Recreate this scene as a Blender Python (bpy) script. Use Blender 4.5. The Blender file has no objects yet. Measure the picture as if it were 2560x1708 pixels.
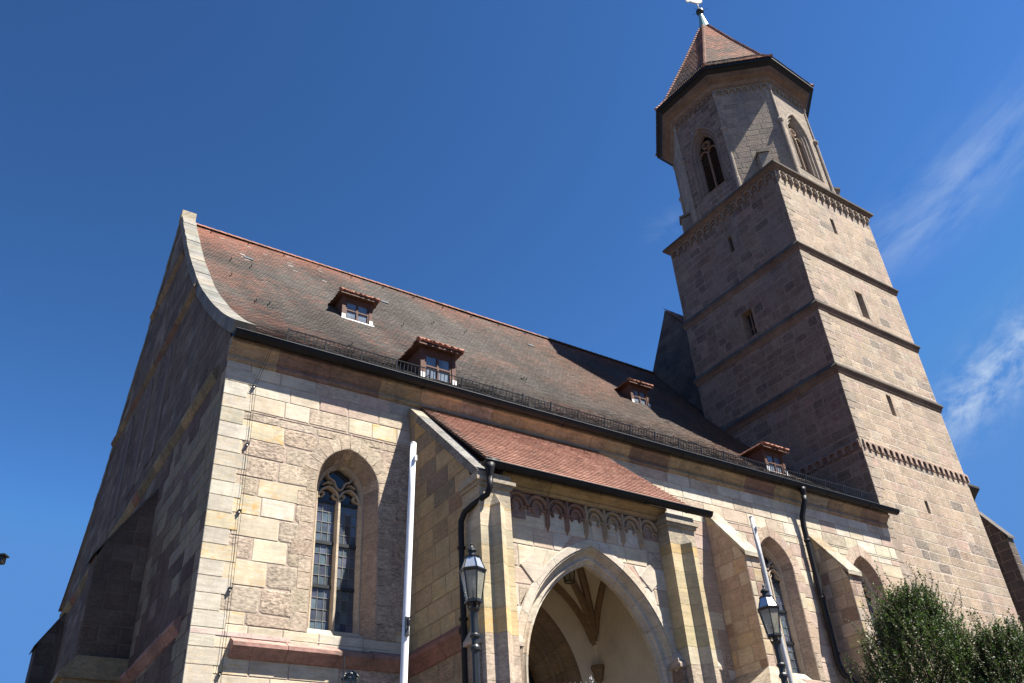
import bpy, bmesh, math, random
from mathutils import Vector, Matrix, noise
PI = math.pi
V = Vector
sc = bpy.context.scene
col = sc.collection

# ------------------------------------------------------------------ camera
cd = bpy.data.cameras.new('camera')
cd.sensor_width = 36.0
cd.lens = 31.0748
cd.clip_start = 0.1
cd.clip_end = 3000
cam = bpy.data.objects.new('camera', cd)
col.objects.link(cam)
cR = V((0.836103, -0.545189, -0.060830)); cU = V((-0.263741, -0.496731, 0.826861)); cF = V((0.481011, 0.675298, 0.559107))
cam.matrix_world = Matrix(((cR.x, cU.x, -cF.x, -5.198), (cR.y, cU.y, -cF.y, -20.530), (cR.z, cU.z, -cF.z, 1.6), (0, 0, 0, 1)))
sc.camera = cam

# ------------------------------------------------------------------ light
SUN = V((0.80, -1.0, 2.13)).normalized()
elev = math.asin(SUN.z)
w = bpy.data.worlds.new('World'); sc.world = w; w.use_nodes = True
wn = w.node_tree.nodes; wl = w.node_tree.links
bg = wn['Background']
sky = wn.new('ShaderNodeTexSky'); sky.sky_type = 'NISHITA'; sky.sun_disc = False
sky.sun_elevation = elev
sky.sun_rotation = math.atan2(SUN.x, SUN.y)
sky.altitude = 1500; sky.air_density = 0.8; sky.dust_density = 0.0; sky.ozone_density = 4.0
bg.inputs['Strength'].default_value = 0.05
tc = wn.new('ShaderNodeTexCoord')


def wmath(op, a, b=None, c=None):
    n = wn.new('ShaderNodeMath'); n.operation = op
    for i, x in enumerate((a, b, c)):
        if x is None: continue
        if isinstance(x, (int, float)): n.inputs[i].default_value = x
        else: wl.new(x, n.inputs[i])
    return n.outputs[0]


def wdot(vec):
    n = wn.new('ShaderNodeVectorMath'); n.operation = 'DOT_PRODUCT'
    wl.new(tc.outputs['Generated'], n.inputs[0]); n.inputs[1].default_value = vec
    return n.outputs['Value']


def cirrus(a0, a1, width, scale, lo, hi, amount):
    """one streak of cirrus between two sky directions"""
    a0 = V(a0).normalized(); a1 = V(a1).normalized(); c = (a0 + a1).normalized()
    t1 = (a1 - a0); t1 = (t1 - c * t1.dot(c)).normalized(); t2 = c.cross(t1)
    half = (a1 - a0).length * 0.62
    a = wdot(t1); b = wdot(t2); d = wdot(c)
    # bent axis
    b2 = wmath('ADD', b, wmath('MULTIPLY', wmath('MULTIPLY', a, a), 0.55))
    ea = wmath('POWER', wmath('ABSOLUTE', wmath('DIVIDE', a, half)), 3.0)
    eb = wmath('POWER', wmath('DIVIDE', b2, width), 2.0)
    m = wmath('EXPONENT', wmath('MULTIPLY', wmath('ADD', ea, eb), -1.0))
    m = wmath('MULTIPLY', m, wmath('GREATER_THAN', d, 0.0))
    cx = wn.new('ShaderNodeCombineXYZ')
    wl.new(wmath('MULTIPLY', a, scale[0]), cx.inputs[0]); wl.new(wmath('MULTIPLY', b2, scale[1]), cx.inputs[1])
    nz = wn.new('ShaderNodeTexNoise'); nz.inputs['Scale'].default_value = 1.0; nz.inputs['Detail'].default_value = 8
    nz.inputs['Roughness'].default_value = 0.62; nz.inputs['Distortion'].default_value = 0.25
    wl.new(cx.outputs[0], nz.inputs['Vector'])
    mr = wn.new('ShaderNodeMapRange'); mr.inputs['From Min'].default_value = lo; mr.inputs['From Max'].default_value = hi
    wl.new(nz.outputs['Fac'], mr.inputs['Value'])
    return wmath('MULTIPLY', wmath('MULTIPLY', m, mr.outputs[0]), amount)


c1 = cirrus((0.74, 0.37, 0.56), (0.76, 0.18, 0.62), 0.032, (9, 34), 0.36, 0.72, 0.40)
c2 = cirrus((0.82, 0.42, 0.40), (0.84, 0.29, 0.46), 0.027, (26, 46), 0.40, 0.66, 0.70)
c3 = cirrus((0.57, 0.52, 0.64), (0.59, 0.48, 0.64), 0.014, (20, 40), 0.42, 0.75, 0.13)
cm = wmath('MINIMUM', wmath('ADD', wmath('ADD', c1, c2), c3), 0.9)
mixc = wn.new('ShaderNodeMixRGB')
wl.new(cm, mixc.inputs['Fac'])
tint = wn.new('ShaderNodeMixRGB'); tint.blend_type = 'MULTIPLY'; tint.inputs['Fac'].default_value = 1.0
tint.inputs['Color2'].default_value = (0.90, 0.96, 0.70, 1)
gam = wn.new('ShaderNodeGamma'); gam.inputs['Gamma'].default_value = 1.8
wl.new(sky.outputs['Color'], gam.inputs['Color']); wl.new(gam.outputs[0], tint.inputs['Color1'])
cap = wn.new('ShaderNodeMixRGB'); cap.blend_type = 'DARKEN'; cap.inputs['Fac'].default_value = 1.0
cap.inputs['Color2'].default_value = (0.74, 2.02, 4.9, 1)
wl.new(tint.outputs[0], cap.inputs['Color1'])
wl.new(cap.outputs[0], mixc.inputs['Color1'])
mixc.inputs['Color2'].default_value = (4.4, 5.3, 6.5, 1)
wl.new(mixc.outputs[0], bg.inputs['Color'])

sl = bpy.data.lights.new('sun', 'SUN'); sl.energy = 5.0; sl.angle = math.radians(0.53); sl.color = (1.0, 0.95, 0.87)
so = bpy.data.objects.new('sun', sl); col.objects.link(so)
so.rotation_euler = SUN.to_track_quat('Z', 'Y').to_euler(); so.location = (20, -40, 60)
sc.view_settings.view_transform = 'Standard'; sc.view_settings.look = 'None'
sc.view_settings.exposure = 1.48; sc.view_settings.gamma = 1.0
sc.view_settings.use_curve_mapping = False

rng = random.Random(7)
Z = V((0, 0, 1))

# ------------------------------------------------------------------ materials


def newmat(name):
    m = bpy.data.materials.new(name); m.use_nodes = True
    nt = m.node_tree; b = nt.nodes['Principled BSDF']
    return m, nt, b


class NT:
    def __init__(s, nt): s.nt = nt

    def n(s, t, **kw):
        nd = s.nt.nodes.new('ShaderNode' + t)
        for k, v in kw.items(): setattr(nd, k, v)
        return nd

    def l(s, a, b): s.nt.links.new(a, b)

    def math(s, op, a, b=None, clamp=False):
        nd = s.n('Math', operation=op, use_clamp=clamp)
        for i, x in enumerate((a, b)):
            if x is None: continue
            if isinstance(x, (int, float)): nd.inputs[i].default_value = x
            else: s.l(x, nd.inputs[i])
        return nd.outputs[0]

    def noise(s, vec, scale, detail=4, rough=0.55, dist=0.0):
        nd = s.n('TexNoise'); nd.inputs['Scale'].default_value = scale; nd.inputs['Detail'].default_value = detail
        nd.inputs['Roughness'].default_value = rough; nd.inputs['Distortion'].default_value = dist
        s.l(vec, nd.inputs['Vector']); return nd.outputs['Fac']

    def mapping(s, vec, scale=(1, 1, 1), rot=(0, 0, 0)):
        nd = s.n('Mapping'); nd.inputs['Scale'].default_value = scale; nd.inputs['Rotation'].default_value = rot
        s.l(vec, nd.inputs['Vector']); return nd.outputs[0]

    def range(s, v, a, b, c, d):
        nd = s.n('MapRange'); nd.clamp = True
        for k, x in zip(('From Min', 'From Max', 'To Min', 'To Max'), (a, b, c, d)): nd.inputs[k].default_value = x
        s.l(v, nd.inputs['Value']); return nd.outputs[0]

    def mix(s, f, a, b, mode='MIX'):
        nd = s.n('MixRGB', blend_type=mode)
        for i, x in zip((0, 1, 2), (f, a, b)):
            if isinstance(x, (int, float)): nd.inputs[i].default_value = x
            elif isinstance(x, tuple): nd.inputs[i].default_value = (*x, 1)
            else: s.l(x, nd.inputs[i])
        return nd.outputs[0]


def stone_mat(name, grime=(0.12, 0.11, 0.10), gamount=0.25, gscale=0.5, vein=(0.62, 0.36, 0.10), bump=0.35, fine=1.0):
    """weathered sandstone: 'col' is the block's own colour, aux = (roughness, vein amount, offset)"""
    m, nt, b = newmat(name); k = NT(nt)
    at = k.n('Attribute', attribute_name='col'); ax = k.n('Attribute', attribute_name='aux')
    sp = k.n('SeparateXYZ'); k.l(ax.outputs['Vector'], sp.inputs[0])
    t = k.n('TexCoord')
    off = k.n('VectorMath', operation='SCALE'); off.inputs[0].default_value = (31.7, 17.3, 53.1); k.l(sp.outputs[2], off.inputs['Scale'])
    add = k.n('VectorMath', operation='ADD'); k.l(t.outputs['Object'], add.inputs[0]); k.l(off.outputs[0], add.inputs[1])
    P = add.outputs[0]
    bed = k.noise(k.mapping(P, (0.9, 0.9, 9.0), (0.12, 0.0, 0.0)), 1.6, 5, 0.6, 0.6)
    c = k.mix(1.0, at.outputs['Color'], k.range(bed, 0.3, 0.7, 0.84, 1.10), 'MULTIPLY')
    # iron veins
    vn = k.noise(k.mapping(P, (1.0, 1.0, 2.6), (0.0, 0.5, 0.0)), 1.5, 3, 0.6, 2.4)
    vf = k.math('MULTIPLY', k.range(vn, 0.50, 0.66, 0.0, 1.0), sp.outputs[1], True)
    c = k.mix(vf, c, vein)
    # pits and worn faces
    rg = k.noise(k.mapping(P, (1, 1, 2.2)), 9.0, 8, 0.72)
    pit = k.range(rg, 0.40, 0.58, 0.36, 1.12)
    c = k.mix(sp.outputs[0], c, k.mix(1.0, c, pit, 'MULTIPLY'))
    fn = k.noise(P, 34.0, 5, 0.7)
    c = k.mix(1.0, c, k.range(fn, 0.3, 0.7, 0.88, 1.08), 'MULTIPLY')
    bl = k.noise(P, 1.7, 4, 0.6, 0.8)
    c = k.mix(1.0, c, k.range(bl, 0.3, 0.7, 0.80, 1.12), 'MULTIPLY')
    wash = k.noise(t.outputs['Object'], 0.55, 5, 0.6)
    c = k.mix(k.range(wash, 0.42, 0.70, 0.0, 0.38), c, k.mix(0.5, c, (0.40, 0.31, 0.225)))
    gr = k.noise(k.mapping(t.outputs['Object'], (1, 1, 0.55)), gscale, 7, 0.68)
    gf = k.math('MULTIPLY', k.range(gr, 0.50, 0.72, 0.0, 1.0), gamount)
    c = k.mix(gf, c, grime)
    st = k.noise(k.mapping(t.outputs['Object'], (2.4, 2.4, 0.22)), 1.0, 6, 0.7)
    sf = k.math('MULTIPLY', k.range(st, 0.54, 0.72, 0.0, 1.0), gamount * 0.9)
    c = k.mix(sf, c, tuple(x * 1.25 for x in grime))
    k.l(c, b.inputs['Base Color'])
    b.inputs['Roughness'].default_value = 0.92
    b.inputs['Specular IOR Level'].default_value = 0.2
    h = k.math('ADD', k.math('MULTIPLY', fn, 0.22 * fine), k.math('MULTIPLY', rg, k.math('ADD', k.math('MULTIPLY', sp.outputs[0], 1.5), 0.12)))
    bp = k.n('Bump'); bp.inputs['Strength'].default_value = bump * 0.8; bp.inputs['Distance'].default_value = 0.05
    k.l(h, bp.inputs['Height']); k.l(bp.outputs[0], b.inputs['Normal'])
    return m


def tile_mat(name):
    m, nt, b = newmat(name); k = NT(nt)
    at = k.n('Attribute', attribute_name='col'); t = k.n('TexCoord')
    n1 = k.noise(t.outputs['Object'], 14.0, 5, 0.7)
    c = k.mix(1.0, at.outputs['Color'], k.range(n1, 0.3, 0.7, 0.72, 1.2), 'MULTIPLY')
    k.l(c, b.inputs['Base Color']); b.inputs['Roughness'].default_value = 0.85; b.inputs['Specular IOR Level'].default_value = 0.3
    bp = k.n('Bump'); bp.inputs['Strength'].default_value = 0.3; bp.inputs['Distance'].default_value = 0.02
    k.l(n1, bp.inputs['Height']); k.l(bp.outputs[0], b.inputs['Normal'])
    return m


def plain_mat(name, c, rough=0.6, metal=0.0, var=0.15, scale=6.0, spec=0.4, var2=None, bump=0.0):
    m, nt, b = newmat(name); k = NT(nt)
    t = k.n('TexCoord')
    n1 = k.noise(t.outputs['Object'], scale, 6, 0.65)
    c1 = tuple(x * (1 - var) for x in c); c2 = tuple(min(1, x * (1 + var)) for x in c)
    cc = k.mix(k.range(n1, 0.3, 0.7, 0, 1), c1, c2)
    if var2:
        n2 = k.noise(t.outputs['Object'], scale * 0.37, 6, 0.7)
        cc = k.mix(k.range(n2, 0.5, 0.68, 0, 0.8), cc, var2)
    k.l(cc, b.inputs['Base Color'])
    b.inputs['Roughness'].default_value = rough; b.inputs['Metallic'].default_value = metal
    b.inputs['Specular IOR Level'].default_value = spec
    if bump:
        bp = k.n('Bump'); bp.inputs['Strength'].default_value = bump; bp.inputs['Distance'].default_value = 0.02
        k.l(n1, bp.inputs['Height']); k.l(bp.outputs[0], b.inputs['Normal'])
    return m


def glass_mat(name, c, rough=0.08):
    m, nt, b = newmat(name); k = NT(nt)
    at = k.n('Attribute', attribute_name='col'); t = k.n('TexCoord')
    k.l(k.mix(1.0, at.outputs['Color'], k.range(k.noise(t.outputs['Object'], 3.0, 4), 0.3, 0.7, 0.7, 1.3), 'MULTIPLY'), b.inputs['Base Color'])
    b.inputs['Roughness'].default_value = rough; b.inputs['Specular IOR Level'].default_value = 0.6
    bp = k.n('Bump'); bp.inputs['Strength'].default_value = 0.12; bp.inputs['Distance'].default_value = 0.02
    k.l(k.noise(t.outputs['Object'], 5.0, 2), bp.inputs['Height']); k.l(bp.outputs[0], b.inputs['Normal'])
    return m


M = {}
M['stone'] = stone_mat('nave sandstone', gamount=0.22, gscale=0.6)
M['gable'] = stone_mat('gable sandstone', grime=(0.055, 0.05, 0.048), gamount=0.7, gscale=0.32)
M['tower'] = stone_mat('tower sandstone', grime=(0.16, 0.145, 0.125), gamount=0.55, gscale=0.45, vein=(0.42, 0.25, 0.12), bump=0.5)
M['trim'] = stone_mat('moulded stone', grime=(0.07, 0.065, 0.055), gamount=0.55, gscale=1.3)
M['tile'] = tile_mat('clay tile')
M['metal'] = plain_mat('dark painted gutter metal', (0.012, 0.012, 0.013), 0.5, 0.0, 0.3, 3, 0.22)
M['lead'] = plain_mat('window lead', (0.16, 0.16, 0.15), 0.6, 0.3)
M['glass'] = glass_mat('old window glass', (0.03, 0.04, 0.06))
M['wood'] = plain_mat('brown dormer wood', (0.10, 0.045, 0.03), 0.7, 0, 0.35, 9, 0.3)
M['plaster'] = plain_mat('porch plaster', (0.74, 0.65, 0.49), 0.95, 0, 0.08, 1.6, 0.1, var2=(0.58, 0.49, 0.36), bump=0.15)
M['dark'] = plain_mat('dark opening', (0.012, 0.011, 0.010), 0.9, 0, 0.2)
M['white'] = plain_mat('white pole paint', (0.78, 0.78, 0.76), 0.45, 0, 0.05, 8, 0.4, var2=(0.62, 0.61, 0.58))
M['silver'] = plain_mat('galvanised pole', (0.52, 0.50, 0.47), 0.45, 0.15, 0.2, 10, 0.5)
M['iron'] = plain_mat('black cast iron', (0.016, 0.018, 0.019), 0.4, 0.0, 0.3, 14, 0.5)
M['zinc'] = plain_mat('zinc lamp roof', (0.62, 0.64, 0.66), 0.32, 0.75, 0.1, 8, 0.5)
M['copper'] = plain_mat('green copper', (0.20, 0.33, 0.30), 0.5, 0.2, 0.25, 3, 0.5)
M['bronze'] = plain_mat('weathered bronze', (0.10, 0.11, 0.105), 0.38, 0.55, 0.4, 16, 0.5, var2=(0.34, 0.42, 0.40), bump=0.3)
M['leaf'] = None
M['gold'] = plain_mat('pale gilded copper', (0.62, 0.60, 0.52), 0.35, 0.6, 0.15)
M['bark'] = plain_mat('bark', (0.09, 0.065, 0.045), 0.9, 0, 0.3, 12, 0.2, bump=0.6)
M['ground'] = plain_mat('pale paving', (0.085, 0.07, 0.055), 0.9, 0, 0.15, 0.6, 0.2, bump=0.2)

m, nt, b = newmat('lamp glass'); k = NT(nt)
b.inputs['Base Color'].default_value = (0.55, 0.53, 0.40, 1); b.inputs['Roughness'].default_value = 0.25
b.inputs['Transmission Weight'].default_value = 0.55; b.inputs['Alpha'].default_value = 0.85
tcn = k.n('TexCoord'); k.l(k.mix(k.range(k.noise(tcn.outputs['Object'], 5, 4), 0.35, 0.7, 0, 1), (0.60, 0.57, 0.44), (0.42, 0.40, 0.30)), b.inputs['Base Color'])
M['lampglass'] = m
m, nt, b = newmat('small dark leaves'); k = NT(nt)
at = k.n('Attribute', attribute_name='col'); k.l(at.outputs['Color'], b.inputs['Base Color'])
b.inputs['Roughness'].default_value = 0.55; b.inputs['Specular IOR Level'].default_value = 0.35
tr = k.n('BsdfTranslucent'); k.l(k.mix(1.0, at.outputs['Color'], (0.9, 1.3, 0.5), 'MULTIPLY'), tr.inputs['Color'])
ms = k.n('MixShader'); ms.inputs[0].default_value = 0.22
k.l(b.outputs[0], ms.inputs[1]); k.l(tr.outputs[0], ms.inputs[2]); k.l(ms.outputs[0], nt.nodes['Material Output'].inputs['Surface'])
M['leaf'] = m

# ------------------------------------------------------------------ mesh builder


class MB:
    def __init__(s): s.v = []; s.f = []; s.m = []; s.c = []; s.a = []

    def add(s, vs, fs, c=(0.5, 0.5, 0.5), a=(0, 0, 0), m=0):
        o = len(s.v); s.v += [tuple(x) for x in vs]
        for f in fs:
            s.f.append(tuple(o + i for i in f)); s.m.append(m); s.c.append(c); s.a.append(a)

    def quad(s, p0, p1, p2, p3, **k): s.add([p0, p1, p2, p3], [(0, 1, 2, 3)], **k)

    def poly(s, ps, **k): s.add(ps, [tuple(range(len(ps)))], **k)

    def box(s, o, ax, ay, az, **k):
        o = V(o); ax = V(ax); ay = V(ay); az = V(az)
        s.add([o, o + ax, o + ax + ay, o + ay, o + az, o + ax + az, o + ax + ay + az, o + ay + az],
              [(0, 3, 2, 1), (4, 5, 6, 7), (0, 1, 5, 4), (1, 2, 6, 5), (2, 3, 7, 6), (3, 0, 4, 7)], **k)

    def prism(s, ps, d, **k):
        n = len(ps); d = V(d); vs = [V(p) for p in ps] + [V(p) + d for p in ps]
        s.add(vs, [tuple(range(n))[::-1], tuple(range(n, 2 * n))] + [(i, (i + 1) % n, n + (i + 1) % n, n + i) for i in range(n)], **k)

    def tube(s, path, r, n=8, caps=True, **k):
        path = [V(p) for p in path]; N = len(path); rs = r if isinstance(r, (list, tuple)) else [r] * N
        vs = []; up = None
        for i, p in enumerate(path):
            t = (path[min(i + 1, N - 1)] - path[max(i - 1, 0)]).normalized()
            if up is None:
                up = V((0, 0, 1)) if abs(t.z) < 0.9 else V((1, 0, 0))
            x = t.cross(up).normalized(); y = x.cross(t).normalized(); up = y
            vs += [p + (x * math.cos(2 * PI * j / n) + y * math.sin(2 * PI * j / n)) * rs[i] for j in range(n)]
        fs = [(i * n + j, i * n + (j + 1) % n, (i + 1) * n + (j + 1) % n, (i + 1) * n + j) for i in range(N - 1) for j in range(n)]
        if caps: fs += [tuple(range(n))[::-1], tuple((N - 1) * n + j for j in range(n))]
        s.add(vs, fs, **k)

    def lathe(s, o, prof, n=16, rot=0.0, ax=None, **k):
        """prof: (r, z); vertical axis through o"""
        o = V(o); vs = []
        for r, z in prof:
            vs += [o + V((r * math.cos(2 * PI * j / n + rot), r * math.sin(2 * PI * j / n + rot), z)) for j in range(n)]
        N = len(prof)
        fs = [(i * n + j, i * n + (j + 1) % n, (i + 1) * n + (j + 1) % n, (i + 1) * n + j) for i in range(N - 1) for j in range(n)]
        fs += [tuple(range(n))[::-1], tuple((N - 1) * n + j for j in range(n))]
        s.add(vs, fs, **k)

    def build(s, name, mats, parent=None, smooth=False, label=None):
        me = bpy.data.meshes.new(name); me.from_pydata(s.v, [], s.f)
        for x in (mats if isinstance(mats, (list, tuple)) else [mats]): me.materials.append(M[x])
        me.polygons.foreach_set('material_index', s.m)
        ca = me.attributes.new('col', 'FLOAT_COLOR', 'FACE'); ca.data.foreach_set('color', [x for c in s.c for x in (*c, 1.0)])
        aa = me.attributes.new('aux', 'FLOAT_VECTOR', 'FACE'); aa.data.foreach_set('vector', [x for c in s.a for x in c])
        if smooth: me.polygons.foreach_set('use_smooth', [True] * len(s.f))
        me.update()
        o = bpy.data.objects.new(name, me); col.objects.link(o)
        if parent is not None: o.parent = parent
        if label: o['label'] = label
        return o


def tag(o, label, cat, group=None, kind=None):
    if label: o['label'] = label
    if cat: o['category'] = cat
    if group: o['group'] = group
    if kind: o['kind'] = kind
    return o


def thing(name, label, cat, loc=(0, 0, 0), group=None):
    o = bpy.data.objects.new(name, None); col.objects.link(o); o.location = loc
    return tag(o, label, cat, group)


class Fr:
    """a wall plane: p(s, z, d) = s along, z up, d out of the wall"""
    def __init__(s, o, u, n): s.o = V(o); s.u = V(u).normalized(); s.n = V(n).normalized()

    def p(s, a, z, d=0.0): return s.o + s.u * a + V((0, 0, z)) + s.n * d


class Arch:
    def __init__(s, cx, w, zs, h, z0):
        s.cx = cx; s.w = w; s.zs = zs; s.h = h; s.z0 = z0; s.r = (w * w + h * h) / (2 * w)

    def hw(s, z, t=0.0):
        if z <= s.zs: return s.w + t
        q = (s.r + t) ** 2 - (z - s.zs) ** 2
        return max(0.0, math.sqrt(q) - (s.r - s.w)) if q > 0 else 0.0

    def apex(s, t=0.0): return s.zs + math.sqrt(max(0, (s.r + t) ** 2 - (s.r - s.w) ** 2))

    def pts(s, t, n, jamb=True):
        """left foot -> apex -> right foot"""
        th = math.acos((s.r - s.w) / (s.r + t)); L = []
        if jamb: L.append((s.cx - s.w - t, s.z0))
        for i in range(n + 1):
            a = th * i / n
            L.append((s.cx + (s.r - s.w) - (s.r + t) * math.cos(a), s.zs + (s.r + t) * math.sin(a)))
        return L + [(2 * s.cx - x, z) for x, z in L[-2::-1]]

    def hole(s, t=0.0):
        ap = s.apex(t)

        def f(z):
            if z < s.z0 - 1e-6 or z > ap + 1e-6: return None
            h = s.hw(z, t); return (s.cx - h, s.cx + h)
        f.breaks = [s.z0, ap]
        return f


def rect_hole(a, b, z0, z1):
    def f(z): return (a, b) if z0 - 1e-6 <= z <= z1 + 1e-6 else None
    f.breaks = [z0, z1]
    return f


def sweep(mb, fr, arch, prof, n=14, colf=None, jamb=True, joints=False, aux=(0.2, 0, 0), m=0):
    rows = [arch.pts(t, n, jamb) for t, d in prof]
    P = list(range(len(prof) - 1))
    for k in range(len(rows[0]) - 1):
        c = colf(k) if colf else (0.4, 0.35, 0.27)
        for i in P:
            q = [fr.p(*rows[i][k], prof[i][1]), fr.p(*rows[i + 1][k], prof[i + 1][1]), fr.p(*rows[i + 1][k + 1], prof[i + 1][1]), fr.p(*rows[i][k + 1], prof[i][1])]
            mb.quad(*q, c=c, a=(aux[0], aux[1], (k // 3) * 0.37), m=m)
            if joints and k % 3 == 0 and k:
                u0 = (q[3] - q[0]); u1 = (q[2] - q[1]); nn = u0.cross(q[1] - q[0])
                if nn.length < 1e-9: continue
                nn.normalize(); nn = nn if nn.dot(fr.n) > 0 or abs(nn.dot(fr.n)) < 1e-6 else -nn; jw = 0.013
                a0, a1 = q[0] + nn * 0.002, q[1] + nn * 0.002; mb.quad(a0, a1, a1 + u1.normalized() * jw, a0 + u0.normalized() * jw, c=tuple(x * 0.52 for x in c), a=(0.2, 0, 0), m=m)


def block(mb, fr, pts, d, bev, c, a, m=0):
    """one dressed stone: bevelled plate standing d proud of the wall plane"""
    n = len(pts); cx = sum(p[0] for p in pts) / n; cz = sum(p[1] for p in pts) / n
    lo = [fr.p(x, z, 0) for x, z in pts]; mid = [fr.p(x, z, d * 0.45) for x, z in pts]; top = []
    for x, z in pts:
        L = math.hypot(cx - x, cz - z) or 1
        f = min(0.35, bev * 1.4 / L)
        top.append(fr.p(x + (cx - x) * f, z + (cz - z) * f, d))
    fs = [tuple(range(2 * n, 3 * n))]
    for i in range(n):
        j = (i + 1) % n
        fs += [(i, j, n + j, n + i), (n + i, n + j, 2 * n + j, 2 * n + i)]
    mb.add(lo + mid + top, fs, c=c, a=a, m=m)


def courses(z0, z1, ch, breaks, rg):
    zs = sorted(set([z0, z1] + [b for b in breaks if z0 + 0.05 < b < z1 - 0.05])); out = [z0]
    for a, b in zip(zs, zs[1:]):
        n = max(1, round((b - a) / ((ch[0] + ch[1]) / 2)))
        ws = [rg.uniform(ch[0], ch[1]) for _ in range(n)]; t = sum(ws); z = a
        for q in ws[:-1]:
            z += q / t * (b - a); out.append(z)
        out.append(b)
    return out


def masonry(mb, fr, z0, z1, L, R, pal, ch=(0.36, 0.5), bw=(0.6, 1.2), holes=(), seed=1, joint=0.012, mortar=(0.40, 0.31, 0.25), m=0, jit=0.0, prd=0.012):
    rg = random.Random(seed)
    if not callable(L): L = (lambda v: (lambda z: v))(L)
    if not callable(R): R = (lambda v: (lambda z: v))(R)
    zl = courses(z0, z1, ch, [b for h in holes for b in h.breaks], rg)
    for za, zb in zip(zl, zl[1:]):
        ea, eb = za + 1e-4, zb - 1e-4
        segs = [(L(za), L(zb), R(za), R(zb))]
        for h in holes:
            ha, hb, hm = h(ea), h(eb), h((za + zb) / 2)
            if hm is None: continue
            if ha is None: ha = (sum(hm) / 2,) * 2
            if hb is None: hb = (sum(hm) / 2,) * 2
            ns = []
            for s in segs:
                if ha[1] <= s[0] and hb[1] <= s[1] or ha[0] >= s[2] and hb[0] >= s[3]: ns.append(s); continue
                if ha[0] > s[0] + 0.01 or hb[0] > s[1] + 0.01: ns.append((s[0], s[1], max(s[0], ha[0]), max(s[1], hb[0])))
                if ha[1] < s[2] - 0.01 or hb[1] < s[3] - 0.01: ns.append((min(s[2], ha[1]), min(s[3], hb[1]), s[2], s[3]))
            segs = ns
        for (la, lb, ra, rb) in segs:
            if ra - la < 0.01 and rb - lb < 0.01: continue
            mb.quad(fr.p(la, za), fr.p(ra, za), fr.p(rb, zb), fr.p(lb, zb), c=mortar, a=(0.3, 0, 0), m=m)
            Ls, Rs = min(la, lb), max(ra, rb); x = Ls + rg.uniform(0.35, 1.0) * bw[0]; cuts = []
            while x < Rs - bw[0] * 0.45:
                cuts.append(x); x += rg.uniform(*bw)
            ca = [la] + [min(max(q, la), ra) for q in cuts] + [ra]; cb = [lb] + [min(max(q, lb), rb) for q in cuts] + [rb]
            for i in range(len(ca) - 1):
                if ca[i + 1] - ca[i] < 0.06 and cb[i + 1] - cb[i] < 0.06: continue
                c, a = pal((ca[i] + ca[i + 1]) / 2, (za + zb) / 2, rg)
                j = joint * (1.0 + 0.9 * a[0]); jt = jit * a[0] + jit * 0.25
                q = [(ca[i] + j, za + j), (ca[i + 1] - j, za + j), (cb[i + 1] - j, zb - j), (cb[i] + j, zb - j)]
                if q[1][0] - q[0][0] < 0.02: q[1] = (q[0][0] + 0.02, q[1][1])
                if q[2][0] - q[3][0] < 0.02: q[2] = (q[3][0] + 0.02, q[2][1])
                q = [(x + rg.uniform(-jt, jt), z + rg.uniform(-jt, jt)) for x, z in q]
                if a[0] > 0.35 and jit:
                    # worn stones have soft corners
                    wv = min(0.05, 0.12 * (zb - za)) * a[0]; qq = []
                    for t in range(4):
                        p0, p1, p2 = V(q[t - 1]), V(q[t]), V(q[(t + 1) % 4])
                        qq += [p1 + (p0 - p1).normalized() * wv * rg.uniform(0.6, 1.8), p1 + (p2 - p1).normalized() * wv * rg.uniform(0.6, 1.8)]
                    q = [tuple(p) for p in qq]
                block(mb, fr, q, prd * rg.uniform(0.75, 1.25), 0.012 + 0.018 * a[0], c, a, m)


def ring(mb, fr, arch, t0, t1, nb, pal, d=0.014, jamb=False, seed=3, m=0, joint=0.008):
    rg = random.Random(seed)
    for side in (-1, 1):
        for i in range(nb):
            c, a = pal(0, 0, rg); t1b = t1 + rg.uniform(-0.06, 0.06)
            pin, pou = [], []
            for q in range(4):
                f = (i + q / 3) / nb
                for t, L in ((t0, pin), (t1b, pou)):
                    th = math.acos((arch.r - arch.w) / (arch.r + t)); an = th * f
                    x = (arch.r - arch.w) - (arch.r + t) * math.cos(an); z = arch.zs + (arch.r + t) * math.sin(an)
                    L.append((arch.cx - side * x if side > 0 else arch.cx + x, z))
            # small joints: pull ends in
            for L in (pin, pou):
                e0 = V(L[1]) - V(L[0]); e1 = V(L[2]) - V(L[3])
                L[0] = tuple(V(L[0]) + e0.normalized() * joint); L[3] = tuple(V(L[3]) + e1.normalized() * joint)
            pts = pin + pou[::-1]
            if side > 0: pts = pts[::-1]
            n = len(pts)
            mb.add([fr.p(x, z, 0.0) for x, z in pts] + [fr.p(x, z, d) for x, z in pts], [tuple(range(n, 2 * n))] + [(k, (k + 1) % n, n + (k + 1) % n, n + k) for k in range(n)], c=c, a=a, m=m)


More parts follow.
